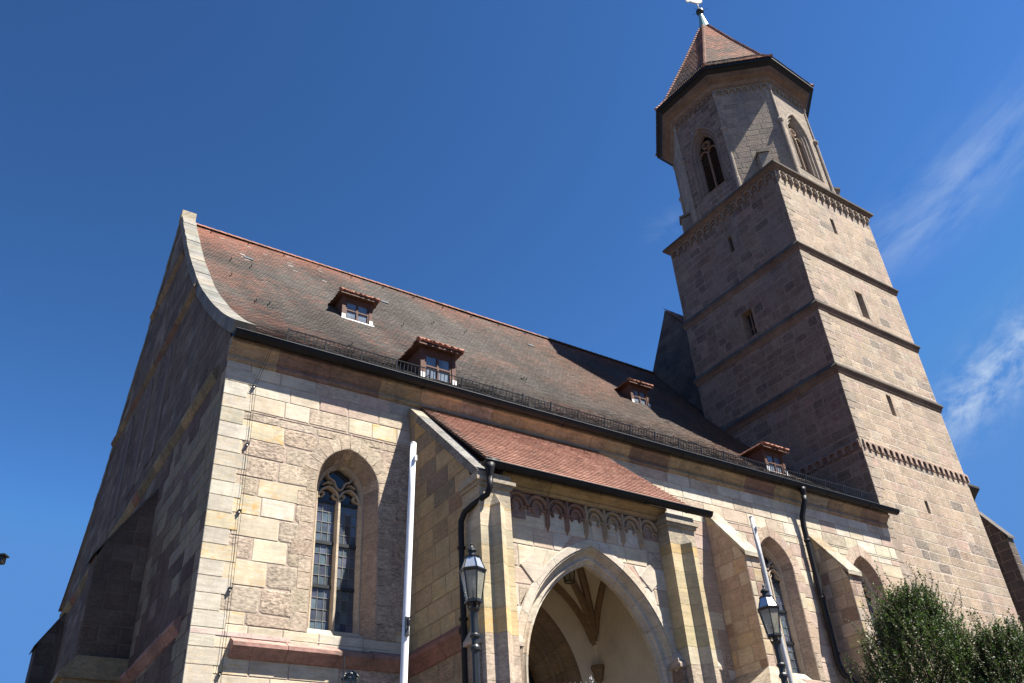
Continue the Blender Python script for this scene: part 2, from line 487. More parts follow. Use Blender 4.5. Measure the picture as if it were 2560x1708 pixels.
def ribbon(mb, fr, pts, w, d0, d1, c=(0.45, 0.4, 0.31), closed=False, aux=(0.15, 0, 0.2), m=0, ch=0.35):
    """stone bar following a curve in a wall plane, chamfered front, from depth d0 (back) to d1 (front)"""
    n = len(pts); P = [V((x, z)) for x, z in pts]; rows = []
    for i in range(n):
        a = P[(i - 1) % n] if closed else P[max(i - 1, 0)]; b = P[(i + 1) % n] if closed else P[min(i + 1, n - 1)]
        t = (b - a).normalized(); nn = V((-t.y, t.x)); h = w / 2
        rows.append([fr.p(*(P[i] + nn * h), d0), fr.p(*(P[i] + nn * h), d1 - (d1 - d0) * ch), fr.p(*(P[i] + nn * h * 0.45), d1), fr.p(*(P[i] - nn * h * 0.45), d1), fr.p(*(P[i] - nn * h), d1 - (d1 - d0) * ch), fr.p(*(P[i] - nn * h), d0)])
    vs = [x for r in rows for x in r]; fs = []
    for i in range(n if closed else n - 1):
        j = (i + 1) % n
        fs += [(i * 6 + k, i * 6 + k + 1, j * 6 + k + 1, j * 6 + k) for k in range(5)]
    if not closed: fs += [(0, 1, 2, 3, 4, 5), tuple((n - 1) * 6 + k for k in range(6))[::-1]]
    mb.add(vs, fs, c=c, a=aux, m=m)


def arc(cx, cz, r, a0, a1, n=10):
    return [(cx + r * math.cos(math.radians(a0 + (a1 - a0) * i / n)), cz + r * math.sin(math.radians(a0 + (a1 - a0) * i / n))) for i in range(n + 1)]


def moulding(mb, fr, s0, s1, prof, seglen, pal, seed=5, m=0, ends=True):
    """horizontal moulding of separate stones along a wall; prof: (d, z)"""
    rg = random.Random(seed); s = s0; n = len(prof)
    while s < s1 - 1e-3:
        e = min(s1, s + seglen * rg.uniform(0.7, 1.4))
        if s1 - e < seglen * 0.3: e = s1
        c, a = pal(s, prof[0][1], rg); jd, jz = rg.uniform(-0.010, 0.010), rg.uniform(-0.008, 0.008)
        vs = [fr.p(s + 0.005, z + jz, d + (jd if d > 0.01 else 0)) for d, z in prof] + [fr.p(e - 0.005, z + jz + rg.uniform(-0.005, 0.005), d + (jd if d > 0.01 else 0)) for d, z in prof]
        fs = [(i, i + 1, n + i + 1, n + i) for i in range(n - 1)] + [tuple(range(n))[::-1], tuple(range(n, 2 * n))]
        mb.add(vs, fs, c=c, a=a, m=m); s = e


def poly_ring(mb, basef, prof, c=(0.3, 0.25, 0.2), aux=(0.3, 0, 0.4), cols=None, m=0):
    """moulding round a polygonal tower; basef(off) gives the plan corners at an outward offset"""
    for i in range(len(prof) - 1):
        a = basef(prof[i][0]); b = basef(prof[i + 1][0]); n = len(a)
        for j in range(n):
            k = (j + 1) % n
            mb.quad(V((*a[j], prof[i][1])), V((*a[k], prof[i][1])), V((*b[k], prof[i + 1][1])), V((*b[j], prof[i + 1][1])), c=cols[i] if cols else c, a=aux, m=m)


def pick(rg, items):
    t = sum(i[0] for i in items); x = rg.random() * t
    for i in items:
        x -= i[0]
        if x <= 0: return i
    return items[-1]


def vary(rg, c, v=0.08):
    f = 1 + rg.uniform(-v, v); return tuple(max(0.01, min(0.9, x * f * (1 + rg.uniform(-v, v) * 0.25))) for x in c)


CREAM = (0.585, 0.515, 0.385); PALE = (0.58, 0.53, 0.43); YEL = (0.58, 0.50, 0.355); ROUGH = (0.49, 0.395, 0.295); ROUGH2 = (0.52, 0.425, 0.32); PINK = (0.49, 0.375, 0.295); GREY = (0.33, 0.30, 0.27)


def pal_nave(s, z, rg):
    """(colour, (rough, vein, offset)) of one stone of the south wall"""
    old = 1.9 < s < 6 and 8.6 < z < 13.75 or (s < 2 and 12.0 < z < 12.9 and s > 0.6) or (s > 13 and z < 9)
    if z > 13.9 and s < 6: it = [(6, CREAM, 0.08, 0.15), (2, PALE, 0.1, 0.1), (1.2, ROUGH2, 0.35, 0)] if s < 3 else [(3, (0.40, 0.35, 0.30), 0.3, 0), (3, ROUGH2, 0.4, 0), (1, PINK, 0.3, 0)]
    elif old: it = [(7, ROUGH, 0.95, 0), (4, ROUGH2, 0.85, 0), (1.2, PALE, 0.1, 0.1), (0.7, PINK, 0.5, 0)]
    elif s < 6: it = [(5, CREAM, 0.12, 0.25), (2.5, PALE, 0.12, 0.25), (1.8, YEL, 0.12, 0.8), (2.5, ROUGH2, 0.85, 0)]
    elif z > 13.2: it = [(4, CREAM, 0.15, 0.1), (3, PALE, 0.2, 0.1), (2, PINK, 0.25, 0), (1, ROUGH2, 0.5, 0)]
    else: it = [(4, (0.50, 0.375, 0.275), 0.35, 0), (3, PINK, 0.3, 0), (2, CREAM, 0.2, 0.2), (2, (0.44, 0.325, 0.245), 0.6, 0), (1, YEL, 0.2, 0.3)]
    k = pick(rg, it)
    return vary(rg, k[1], 0.09), (k[2] * rg.uniform(0.8, 1.1), k[3] * rg.uniform(0.5, 1.05), rg.random())


def pal_list(items, v=0.1):
    def f(s, z, rg):
        k = pick(rg, items); return vary(rg, k[1], v), (k[2], k[3], rg.random())
    return f


pal_quoin = pal_list([(5, (0.53, 0.485, 0.395), 0.14, 0.05), (2, (0.51, 0.46, 0.365), 0.14, 0.2), (0.7, (0.545, 0.47, 0.33), 0.12, 0.6)], 0.06)
pal_gable_low = pal_list([(5, (0.265, 0.218, 0.155), 0.3, 0.1), (3, (0.19, 0.135, 0.098), 0.5, 0), (2, (0.29, 0.24, 0.16), 0.25, 0.2)], 0.12)  # gable stones kept dark, its shade partly put into their colour
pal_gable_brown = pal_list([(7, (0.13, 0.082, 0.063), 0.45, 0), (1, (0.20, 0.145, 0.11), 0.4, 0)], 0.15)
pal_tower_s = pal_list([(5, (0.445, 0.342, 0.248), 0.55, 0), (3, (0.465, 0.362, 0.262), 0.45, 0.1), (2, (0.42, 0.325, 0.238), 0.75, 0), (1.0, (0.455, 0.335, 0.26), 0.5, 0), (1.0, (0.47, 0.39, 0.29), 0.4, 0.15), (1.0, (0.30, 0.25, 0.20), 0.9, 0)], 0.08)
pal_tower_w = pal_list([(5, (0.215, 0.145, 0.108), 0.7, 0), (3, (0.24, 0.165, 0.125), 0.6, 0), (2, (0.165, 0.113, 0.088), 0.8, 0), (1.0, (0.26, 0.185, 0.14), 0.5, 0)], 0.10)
pal_porch = pal_list([(4, (0.55, 0.44, 0.33), 0.25, 0.1), (3, CREAM, 0.12, 0.2), (2, (0.52, 0.37, 0.28), 0.3, 0), (2, PALE, 0.15, 0.1), (1, ROUGH2, 0.6, 0)], 0.08)
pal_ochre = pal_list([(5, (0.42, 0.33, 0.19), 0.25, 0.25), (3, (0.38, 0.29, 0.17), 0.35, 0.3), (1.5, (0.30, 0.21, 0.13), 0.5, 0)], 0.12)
pal_pier = pal_list([(4, (0.52, 0.43, 0.26), 0.2, 0.2), (2, (0.50, 0.43, 0.30), 0.2, 0.2), (1.3, (0.55, 0.40, 0.20), 0.15, 0.5)], 0.08)
pal_cornice = pal_list([(4, (0.36, 0.28, 0.18), 0.5, 0.25), (2, (0.25, 0.165, 0.125), 0.5, 0), (2.5, (0.31, 0.235, 0.17), 0.6, 0.1), (1.5, (0.28, 0.245, 0.20), 0.6, 0)], 0.12)
pal_red = pal_list([(3, (0.37, 0.215, 0.175), 0.35, 0), (2, (0.33, 0.18, 0.145), 0.4, 0)], 0.1)
pal_arch = pal_list([(3, (0.56, 0.49, 0.39), 0.12, 0.05), (2, (0.52, 0.46, 0.37), 0.2, 0.05), (1, (0.55, 0.45, 0.34), 0.15, 0)], 0.06)
pal_vous = pal_list([(3, ROUGH2, 0.7, 0), (2, (0.47, 0.38, 0.28), 0.55, 0), (1, ROUGH, 0.8, 0)], 0.08)

# ------------------------------------------------------------------ ground
g = MB(); g.quad((-400, -400, 0), (400, -400, 0), (400, 400, 0), (-400, 400, 0), c=(0.2, 0.2, 0.2))
tag(g.build('ground', 'ground'), 'pale paved square around the church', 'ground', kind='structure')

# ------------------------------------------------------------------ church
church = thing('church', 'large sandstone church with steep tiled nave roof, vaulted porch and tall octagonal topped tower', 'church')
S = Fr((0, 0, 0), (1, 0, 0), (0, -1, 0))
GA = math.radians(1.0)
W = Fr((0, 0, 0), (math.sin(GA), math.cos(GA), 0), (-math.cos(GA), math.sin(GA), 0))
PROF = [(-0.55, 15.66), (0.2, 16.1), (2.85, 18.38), (5.5, 20.95), (8.8, 24.82), (12.5, 29.87)]   # roof section (y, z)


def roof_z(y):
    if y > 12.5: y = 25 - y
    for (a, za), (b, zb) in zip(PROF, PROF[1:]):
        if y <= b: return za + (zb - za) * (y - a) / (b - a)
    return PROF[-1][1]


WIN = [Arch(3.645, 0.915, 12.0, 1.13, 8.0), Arch(20.45, 0.93, 12.1, 1.27, 8.3), Arch(25.70, 0.93, 12.1, 1.33, 8.3)]
mb = MB()
holes = [a.hole(0.18) for a in WIN] + [rect_hole(5.75, 12.45, 0, 14.6)]
masonry(mb, S, 0, 15.06, -0.005, 28.2, pal_nave, (0.47, 0.60), (0.7, 1.4), holes, seed=11, jit=0.014, mortar=(0.46, 0.365, 0.29))
masonry(mb, S, 0, 15.06, -0.012, 0.62, pal_quoin, (0.38, 0.44), (9, 10), (), seed=4, prd=0.02, joint=0.006, mortar=(0.3, 0.25, 0.2)) if False else None
# quoins: long and short stones, slightly proud
z = 0.0; rq = random.Random(2); i = 0
while z < 15.0:
    h = min(rq.uniform(0.385, 0.435), 15.05 - z); wq = (0.80 if i % 2 else 0.60) + rq.uniform(-0.04, 0.04)
    c, a = pal_quoin(0, z, rq); block(mb, S, [(-0.012, z + 0.006), (wq, z + 0.006), (wq, z + h - 0.006), (-0.012, z + h - 0.006)], 0.024, 0.01, c, a)
    z += h; i += 1
# pale band at the plinth
for a0, b0 in ((0, 1.4), (1.4, 2.35)):
    mb.box(S.p(a0, 7.72, 0.0), S.u * (b0 - a0 - 0.005), Z * 0.10, S.n * 0.028, c=(0.58, 0.46, 0.40), a=(0.2, 0, 0.1))
for q, a in enumerate(WIN): ring(mb, S, a, 0.0, 0.42, 6, pal_vous if q == 0 else pal_list([(3, (0.47, 0.35, 0.26), 0.4, 0), (2, PINK, 0.3, 0)]), d=0.016, seed=20 + q)
for q, a in enumerate(WIN):     # jamb stones
    rg = random.Random(60 + q)
    for side in (-1, 1):
        z = a.z0
        while z < a.zs - 0.05:
            h = min(rg.uniform(0.4, 0.6), a.zs - z); wq = rg.uniform(0.22, 0.6)
            c, ax_ = (pal_vous if q == 0 else pal_nave)(18, z, rg); x0 = a.cx + side * a.w; x1 = a.cx + side * (a.w + wq)
            block(mb, S, [(min(x0, x1), z + 0.006), (max(x0, x1), z + 0.006), (max(x0, x1), z + h - 0.006), (min(x0, x1), z + h - 0.006)], 0.016, 0.008, c, ax_); z += h
south = mb.build('south_wall', 'stone', church)

# back walls so the building is closed
for q in (((28.8, 25, 0), (0.44, 25, 0), (0.44, 25, 15.9), (28.8, 25, 15.9)), ((28.8, 8.6, 0), (28.8, 25, 0), (28.8, 25, 15.9), (28.8, 8.6, 15.9))):
    mb = MB(); mb.quad(*q, c=ROUGH, a=(0.5, 0, 0)); mb.build('rear_wall', 'stone', church)

# west gable wall: straight part then the gable following the roof section
mb = MB()
ga_l = lambda z: 0.0 if z <= 15.9 else next((y0 + (y1 - y0) * (z - z0) / (z1 - z0) for (y0, z0), (y1, z1) in zip(PROF, PROF[1:]) if z <= z1), 12.5)
ga_r = lambda z: 25.0 - ga_l(z)


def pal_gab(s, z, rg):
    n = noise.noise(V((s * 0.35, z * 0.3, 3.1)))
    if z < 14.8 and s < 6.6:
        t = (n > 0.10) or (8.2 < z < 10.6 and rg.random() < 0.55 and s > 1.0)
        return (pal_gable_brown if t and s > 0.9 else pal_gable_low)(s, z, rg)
    c, a = pal_list([(5, (0.165, 0.117, 0.083), 0.6, 0), (3, (0.185, 0.14, 0.102), 0.5, 0), (1.2, (0.23, 0.19, 0.148), 0.4, 0), (2, (0.135, 0.093, 0.068), 0.6, 0)], 0.10)(s, z, rg)  # upper gable tones lowered too, shade carried in the stone colour
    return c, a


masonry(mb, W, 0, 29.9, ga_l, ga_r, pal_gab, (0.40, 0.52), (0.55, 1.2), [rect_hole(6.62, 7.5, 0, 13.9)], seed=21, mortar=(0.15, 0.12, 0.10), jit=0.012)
mb.build('gable_wall', 'gable', church)

# gable coping (thick stone strip following the roof line)
mb = MB(); rg = random.Random(9)
prof = [(-0.32, 15.78), (0.2, 16.14)] + PROF[2:]
path = []
for (y0, z0), (y1, z1) in zip(prof, prof[1:]):
    n = max(1, int(math.hypot(y1 - y0, z1 - z0) / 0.55))
    path += [(y0 + (y1 - y0) * i / n, z0 + (z1 - z0) * i / n) for i in range(n)]
path.append(prof[-1])
# smooth the section
for _ in range(3): path = [path[0]] + [((path[i - 1][0] + 2 * path[i][0] + path[i + 1][0]) / 4, (path[i - 1][1] + 2 * path[i][1] + path[i + 1][1]) / 4) for i in range(1, len(path) - 1)] + [path[-1]]
for mir in (0, 1):
    for (y0, z0), (y1, z1) in zip(path, path[1:]):
        t = V((y1 - y0, z1 - z0)).normalized(); nn = V((-t.y, t.x))
        if mir: y0, y1, nn = 25 - y0, 25 - y1, V((-nn.x, nn.y))
        c, a = pal_list([(3, (0.23, 0.222, 0.197), 0.45, 0.05), (2, (0.20, 0.197, 0.178), 0.6, 0), (1, (0.25, 0.232, 0.187), 0.4, 0.1)], 0.09)(0, 0, rg)
        x0, x1 = -0.07 + math.tan(GA) * y0, 0.52 + math.tan(GA) * y0
        jn = rg.uniform(-0.012, 0.012); x0 += rg.uniform(-0.012, 0.012); lo0, lo1 = V((y0, z0)) - nn * 0.1, V((y1, z1)) - nn * 0.1; hi0, hi1 = V((y0, z0)) + nn * (0.27 + jn), V((y1, z1)) + nn * (0.27 + jn)
        mb.add([(x, p.x, p.y) for x in (x0, x1) for p in (lo0, lo1, hi1, hi0)], [(0, 1, 2, 3), (7, 6, 5, 4), (3, 2, 6, 7), (0, 4, 5, 1), (0, 3, 7, 4), (1, 5, 6, 2)], c=c, a=a)
mb.build('gable_coping', 'trim', church)
mb = MB(); mb.box((0.12, 12.28, 29.9), (0.64, 0, 0), (0, 0.44, 0), (0, 0, 0.48), c=(0.40, 0.36, 0.27), a=(0.5, 0.2, 0.3)); mb.build('apex_stone', 'trim', church)


def strings(z, s0, s1, d, h, pal, seed, mat='trim'):
    mb = MB()
    prof = [(0.0, z + h * 0.9), (d * 0.95, z + h * 0.35), (d, z + h * 0.1), (d * 0.8, z - h * 0.1), (d * 0.3, z - h * 0.45), (0.0, z - h * 0.6)]
    moulding(mb, W, s0, s1, prof, 1.0, pal, seed)
    return mb.build('string_course', mat, church)


pal_band = pal_list([(3, (0.24, 0.175, 0.10), 0.5, 0.2), (2, (0.20, 0.105, 0.07), 0.4, 0), (3, (0.19, 0.14, 0.09), 0.6, 0)], 0.15)
strings(26.1, 9.95, 15.3, 0.15, 0.30, pal_band, 31)
strings(21.5, 5.9, 19.3, 0.16, 0.30, pal_band, 32)
strings(15.05, 0.95, 24.4, 0.17, 0.36, pal_list([(4, (0.30, 0.245, 0.14), 0.5, 0.2), (2, (0.22, 0.18, 0.11), 0.6, 0), (1, (0.25, 0.12, 0.08), 0.4, 0)], 0.12), 33)
mb = MB(); moulding(mb, W, 0.9, 6.62, [(0, 8.40), (0.18, 8.24), (0.18, 8.15), (0.10, 8.05), (0.03, 7.95), (0, 7.93)], 1.1, pal_red, 34); mb.build('plinth_moulding', 'trim', church)
# tall blind recess frames on the gable
mb = MB()
for s, z0, z1 in ((9.3, 16.2, 20.8), (12.2, 16.2, 21.0), (15.3, 16.2, 20.8)):
    a = Arch(s, 0.5, z1 - 0.9, 0.9, z0)
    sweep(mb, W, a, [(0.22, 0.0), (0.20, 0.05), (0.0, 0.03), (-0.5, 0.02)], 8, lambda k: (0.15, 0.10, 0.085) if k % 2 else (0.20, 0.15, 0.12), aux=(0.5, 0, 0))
mb.build('blind_recess', 'gable', church)

# gable buttresses


def buttress(fr, s0, s1, d, z_at, z_fr, zb, d2, pal, seed, mat, mt=(0.34, 0.27, 0.21)):
    """wall pier with a long sloped top; fr.s runs along the wall, d is how far it stands out"""
    mb = MB(); o0 = fr.p(s0, 0, 0); o1 = fr.p(s1, 0, 0)
    side0 = Fr(fr.p(s0, 0, 0), fr.n, -fr.u); side1 = Fr(fr.p(s1, 0, 0), fr.n, fr.u); front = Fr(fr.p(s0, 0, d), fr.u, fr.n)
    sl = (z_at - z_fr) / d
    top = lambda z: d if z <= z_fr else max(0.0, d - (z - z_fr) / sl)
    masonry(mb, side0, zb, z_at, 0, top, pal, (0.42, 0.55), (0.5, 1.0), (), seed, mortar=mt)
    masonry(mb, side1, zb, z_at, 0, top, pal, (0.42, 0.55), (0.5, 1.0), (), seed + 1, mortar=mt)
    masonry(mb, front, zb, z_fr, 0, s1 - s0, pal, (0.42, 0.55), (0.45, 0.9), (), seed + 2, mortar=mt)
    return mb


def slope_cap(mb, fr, s0, s1, d, z_at, z_fr, pal, seed, ov=0.06, th=0.16):
    rg = random.Random(seed); n = max(2, int(d / 0.45))
    for i in range(n):
        d0, d1 = d * i / n, d * (i + 1) / n; za, zb = z_at + (z_fr - z_at) * i / n, z_at + (z_fr - z_at) * (i + 1) / n
        if i == n - 1: d1 += 0.1; zb -= 0.1 * (z_at - z_fr) / d
        c, a = pal(0, 0, rg); e = rg.uniform(-0.012, 0.022)
        q = [(d0, za), (d1, zb), (d1, zb + th + e), (d0, za + th + e)]
        mb.add([fr.p(s, z, dd) for s in (s0 - ov, s1 + ov) for dd, z in q], [(0, 1, 2, 3), (7, 6, 5, 4), (3, 2, 6, 7), (0, 4, 5, 1), (1, 5, 6, 2), (0, 3, 7, 4)], c=c, a=a)


pal_cap = pal_list([(3, (0.46, 0.41, 0.32), 0.4, 0.1), (2, (0.40, 0.36, 0.29), 0.6, 0.1), (1, (0.34, 0.27, 0.18), 0.7, 0.2)], 0.08)
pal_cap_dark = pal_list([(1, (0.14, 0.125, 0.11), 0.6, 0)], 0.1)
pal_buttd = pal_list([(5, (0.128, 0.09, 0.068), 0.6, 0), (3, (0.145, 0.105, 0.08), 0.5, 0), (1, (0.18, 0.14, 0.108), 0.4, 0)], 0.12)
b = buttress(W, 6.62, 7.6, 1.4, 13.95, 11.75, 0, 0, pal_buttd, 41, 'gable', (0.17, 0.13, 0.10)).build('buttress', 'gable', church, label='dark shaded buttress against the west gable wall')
mb = MB(); slope_cap(mb, W, 6.62, 7.6, 1.4, 13.95, 11.75, pal_cap_dark, 1, 0.03, 0.10); mb.build('coping', 'trim', b)
mb = MB(); mb.prism([W.p(6.5, 8.15, 0), W.p(6.5, 8.15, 1.75), W.p(6.5, 8.3, 1.75), W.p(6.5, 8.75, 1.36), W.p(6.5, 8.75, 0)], W.u * 1.25, c=(0.30, 0.25, 0.15), a=(0.4, 0.2, 0)); mb.box(W.p(6.6, 0, 0), W.u * 1.05, W.n * 1.6, Z * 8.15, c=(0.34, 0.28, 0.18), a=(0.3, 0.2, 0.2)); mb.build('plinth', 'trim', b)
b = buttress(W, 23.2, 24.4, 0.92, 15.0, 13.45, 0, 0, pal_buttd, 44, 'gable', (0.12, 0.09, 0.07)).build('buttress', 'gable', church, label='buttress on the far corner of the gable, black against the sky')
mb = MB(); slope_cap(mb, W, 23.2, 24.4, 0.92, 15.0, 13.45, pal_cap_dark, 2, 0.03, 0.10); mb.build('coping', 'trim', b)

# south buttresses
for s0, s1, d, za, zf, sd, lab in ((17.22, 17.86, 1.42, 13.68, 11.78, 51, 'buttress nearer the porch, behind the second lamp'), (22.82, 23.46, 1.2, 13.66, 12.0, 55, 'buttress beside the long downpipe')):
    b = buttress(S, s0, s1, d, za, zf, 0, 0, pal_list([(4, (0.42, 0.32, 0.24), 0.35, 0), (2, (0.46, 0.36, 0.24), 0.25, 0.25), (2, (0.30, 0.20, 0.15), 0.5, 0), (2, (0.48, 0.40, 0.30), 0.2, 0)], 0.1), sd, 'stone').build('buttress', 'stone', church, label=lab)
    mb = MB(); slope_cap(mb, S, s0, s1, d, za, zf, pal_cap, sd + 7); mb.build('coping', 'trim', b)
    mb = MB(); cx = (s0 + s1) / 2; hw = 0.95 if d > 1.3 else 0.8; dd = d + 0.5
    mb.box(S.p(cx - hw + 0.1, 0, 0), S.u * (2 * hw - 0.2), S.n * (dd - 0.1), Z * 7.3, c=(0.40, 0.32, 0.25), a=(0.4, 0.1, 0))
    bs = [S.p(cx - hw, 7.3, 0), S.p(cx - hw, 7.3, dd), S.p(cx + hw, 7.3, dd), S.p(cx + hw, 7.3, 0)]; tp = [q + Z * 0.14 for q in bs]
    mb.add(bs + tp, [(0, 1, 5, 4), (1, 2, 6, 5), (2, 3, 7, 6), (3, 2, 1, 0)], c=(0.30, 0.25, 0.20), a=(0.4, 0, 0))
    ap = [S.p(cx - 0.3, 8.12, 0), S.p(cx - 0.3, 8.12, d), S.p(cx + 0.3, 8.12, d), S.p(cx + 0.3, 8.12, 0)]
    mb.add(tp + ap, [(0, 1, 5, 4), (1, 2, 6, 5), (2, 3, 7, 6), (4, 5, 6, 7)], c=(0.42, 0.36, 0.27), a=(0.6, 0.1, 0))
    mb.build('plinth', 'trim', b)

# red sandstone sill moulding under window
mb = MB(); moulding(mb, S, 0.92, 5.5, [(0, 7.74), (0.02, 7.70), (0.27, 7.56), (0.27, 7.47), (0.20, 7.40), (0.06, 7.25), (0, 7.23)], 1.25, pal_red, 61); mb.build('plinth_moulding', 'trim', church)
mb = MB(); moulding(mb, S, 12.65, 28.1, [(0, 7.80), (0.02, 7.74), (0.30, 7.55), (0.30, 7.45), (0.22, 7.36), (0.06, 7.16), (0, 7.14)], 1.25, pal_list([(1, (0.45, 0.36, 0.27), 0.3, 0.1)]), 62); mb.build('plinth_moulding', 'trim', church)
# eaves cornice
mb = MB(); moulding(mb, S, -0.04, 28.15, [(0.0, 14.98), (0.05, 15.0), (0.095, 15.06), (0.095, 15.11), (0.05, 15.16), (0.05, 15.20), (0.09, 15.23), (0.14, 15.29), (0.22, 15.40), (0.31, 15.45), (0.31, 15.49), (0.27, 15.50), (0.27, 15.64), (0.0, 15.66)], 1.35, pal_cornice, 63); mb.build('cornice', 'trim', church)


# ------------------------------------------------------------------ traceried windows
def nave_window(ar, idx, lab):
    C1, C2 = (((0.47, 0.375, 0.27), (0.40, 0.31, 0.22)) if idx == 0 else ((0.44, 0.32, 0.24), (0.36, 0.26, 0.20)))
    sh = 0.16 if idx else 0.0; S_ = Fr((0, -sh, 0), (1, 0, 0), (0, -1, 0))
    rg = random.Random(70 + idx); cs = [vary(rg, C1 if rg.random() < 0.6 else C2, 0.12) for _ in range(12)]
    mb = MB(); sweep(mb, S, ar, [(0.02, 0.018), (-0.02, 0.0), (-0.225, -0.52 + sh)], 12, lambda k: cs[(k // 2) % 12], aux=(0.5, 0, 0))
    # sloping sill
    x0, x1 = ar.cx - ar.w, ar.cx + ar.w; e = 0.38 if idx == 0 else 0.1
    for i in range(4):
        f0, f1 = i / 4, (i + 1) / 4
        mb.add([S.p(x0 - e + (x1 - x0 + 2 * e) * f0, ar.z0 - 0.22, 0.022), S.p(x0 - e + (x1 - x0 + 2 * e) * f1, ar.z0 - 0.22, 0.022), S.p(x0 + 0.22 + (x1 - x0 - 0.44) * f1, ar.z0 + 0.27, -0.52 + sh), S.p(x0 + 0.22 + (x1 - x0 - 0.44) * f0, ar.z0 + 0.27, -0.52 + sh)], [(0, 1, 2, 3)], c=(0.47, 0.43, 0.33), a=(0.45, 0.1, idx))
        mb.quad(S.p(x0 - e + (x1 - x0 + 2 * e) * f0, ar.z0 - 0.26, 0.0), S.p(x0 - e + (x1 - x0 + 2 * e) * f1, ar.z0 - 0.26, 0.0), S.p(x0 - e + (x1 - x0 + 2 * e) * f1, ar.z0 - 0.22, 0.022), S.p(x0 - e + (x1 - x0 + 2 * e) * f0, ar.z0 - 0.22, 0.022), c=(0.47, 0.43, 0.33), a=(0.4, 0, 0))
    win = mb.build('window', 'stone', church, label=lab)
    # tracery
    t = MB(); c = vary(rg, (0.52, 0.43, 0.32), 0.05); cx = ar.cx; iw = ar.w - 0.225; zb = ar.z0 + 0.24
    fa = Arch(cx, iw, ar.zs, ar.apex(-0.225) - ar.zs, zb)
    sweep(t, S_, fa, [(0.0, -0.50), (-0.035, -0.50), (-0.055, -0.56), (-0.10, -0.64), (-0.10, -0.74)], 14, lambda k: c, aux=(0.25, 0, 0))
    gw = iw - 0.09; zs2 = ar.zs - 0.18; lw = gw / 2
    ribbon(t, S_, [(cx, zb - 0.05), (cx, zs2)], 0.13, -0.76, -0.54, c)
    for sd in (-1, 1):
        lx = cx + sd * lw; r = lw * 1.25; hh = math.sqrt(r * r - (r - lw) ** 2)
        L = [(lx - lw + r - r * math.cos(a), zs2 + r * math.sin(a)) for a in [math.acos((r - lw) / r) * i / 8 for i in range(9)]]
        ribbon(t, S_, L + [(2 * lx - x, z) for x, z in L[-2::-1]], 0.06, -0.74, -0.56, c)
        # cusps of the trefoil head
        for q in (-1, 1):
            ribbon(t, S_, [(lx + q * lw * 0.98, zs2 + 0.03), (lx + q * lw * 0.62, zs2 + 0.06), (lx + q * lw * 0.40, zs2 + 0.14), (lx + q * lw * 0.52, zs2 + 0.21)], 0.045, -0.73, -0.60, c)
            ribbon(t, S_, [(lx + q * lw * 0.80, zs2 + hh * 0.52), (lx + q * lw * 0.55, zs2 + hh * 0.50), (lx + q * lw * 0.40, zs2 + 0.14)], 0.05, -0.73, -0.61, c)
    # foiled eye on top
    ey = zs2 + lw * 1.25 + 0.36; rr = 0.33
    L = []
    for i in range(48):
        a = 2 * PI * i / 48; q = rr * (0.92 + 0.20 * math.cos(4 * (a - PI / 2)) ) ; L.append((cx + q * math.cos(a), ey + q * 1.12 * math.sin(a)))
    ribbon(t, S_, L, 0.06, -0.74, -0.56, c, closed=True)
    for sd in (-1, 1): ribbon(t, S_, [(cx + sd * 0.22, ey - 0.26), (cx + sd * 0.33, ey - 0.22), (cx + sd * 0.46, ey - 0.30)], 0.05, -0.74, -0.57, c)
    t.build('tracery', 'stone', win)
    # leaded lights
    za, zt = zb, ar.zs - 0.22
    for sd in (-1, 1):
        p = MB(); x0, x1 = (cx - gw, cx - 0.05) if sd < 0 else (cx + 0.05, cx + gw)
        nx, nz = 3, 12; dz = (zt - za) / nz
        for i in range(nx):
            for j in range(nz):
                xa, xb = x0 + (x1 - x0) * i / nx, x0 + (x1 - x0) * (i + 1) / nx; ya, yb = za + dz * j, za + dz * (j + 1)
                tx, tz = rg.uniform(-0.006, 0.006), rg.uniform(-0.006, 0.006)
                gc = vary(rg, (0.075, 0.092, 0.115), 0.4)
                p.quad(S_.p(xa, ya, -0.700 - tx - tz), S_.p(xb, ya, -0.700 + tx - tz), S_.p(xb, yb, -0.700 + tx + tz), S_.p(xa, yb, -0.700 - tx + tz), c=gc, m=0)
        for i in range(nx + 1):
            xx = x0 + (x1 - x0) * i / nx; p.box(S_.p(xx - 0.007, za, -0.71), S_.u * 0.014, Z * (zt - za), S_.n * 0.024, m=1)
        for j in range(nz + 1):
            h = 0.008 if j % 4 else 0.045
            p.box(S_.p(x0, za + dz * j - h, -0.71 + (0.004 if j % 4 else 0.0)), S_.u * (x1 - x0), Z * 2 * h, S_.n * (0.022 if j % 4 else 0.06), m=1 if j % 4 else 2)
        p.build('leaded_pane', ['glass', 'lead', 'iron'], win)
    p = MB(); p.poly([S_.p(x, z, -0.735) for x, z in Arch(cx, iw, ar.zs, ar.apex(-0.225) - ar.zs, zt + 0.04).pts(0, 10)], c=(0.02, 0.024, 0.032))
    p.build('head_pane', 'glass', win)


nave_window(WIN[0], 0, 'tall two light traceried window left of the porch')
nave_window(WIN[1], 1, 'two light traceried window between the two buttresses')
nave_window(WIN[2], 2, 'two light traceried window nearest the tower')


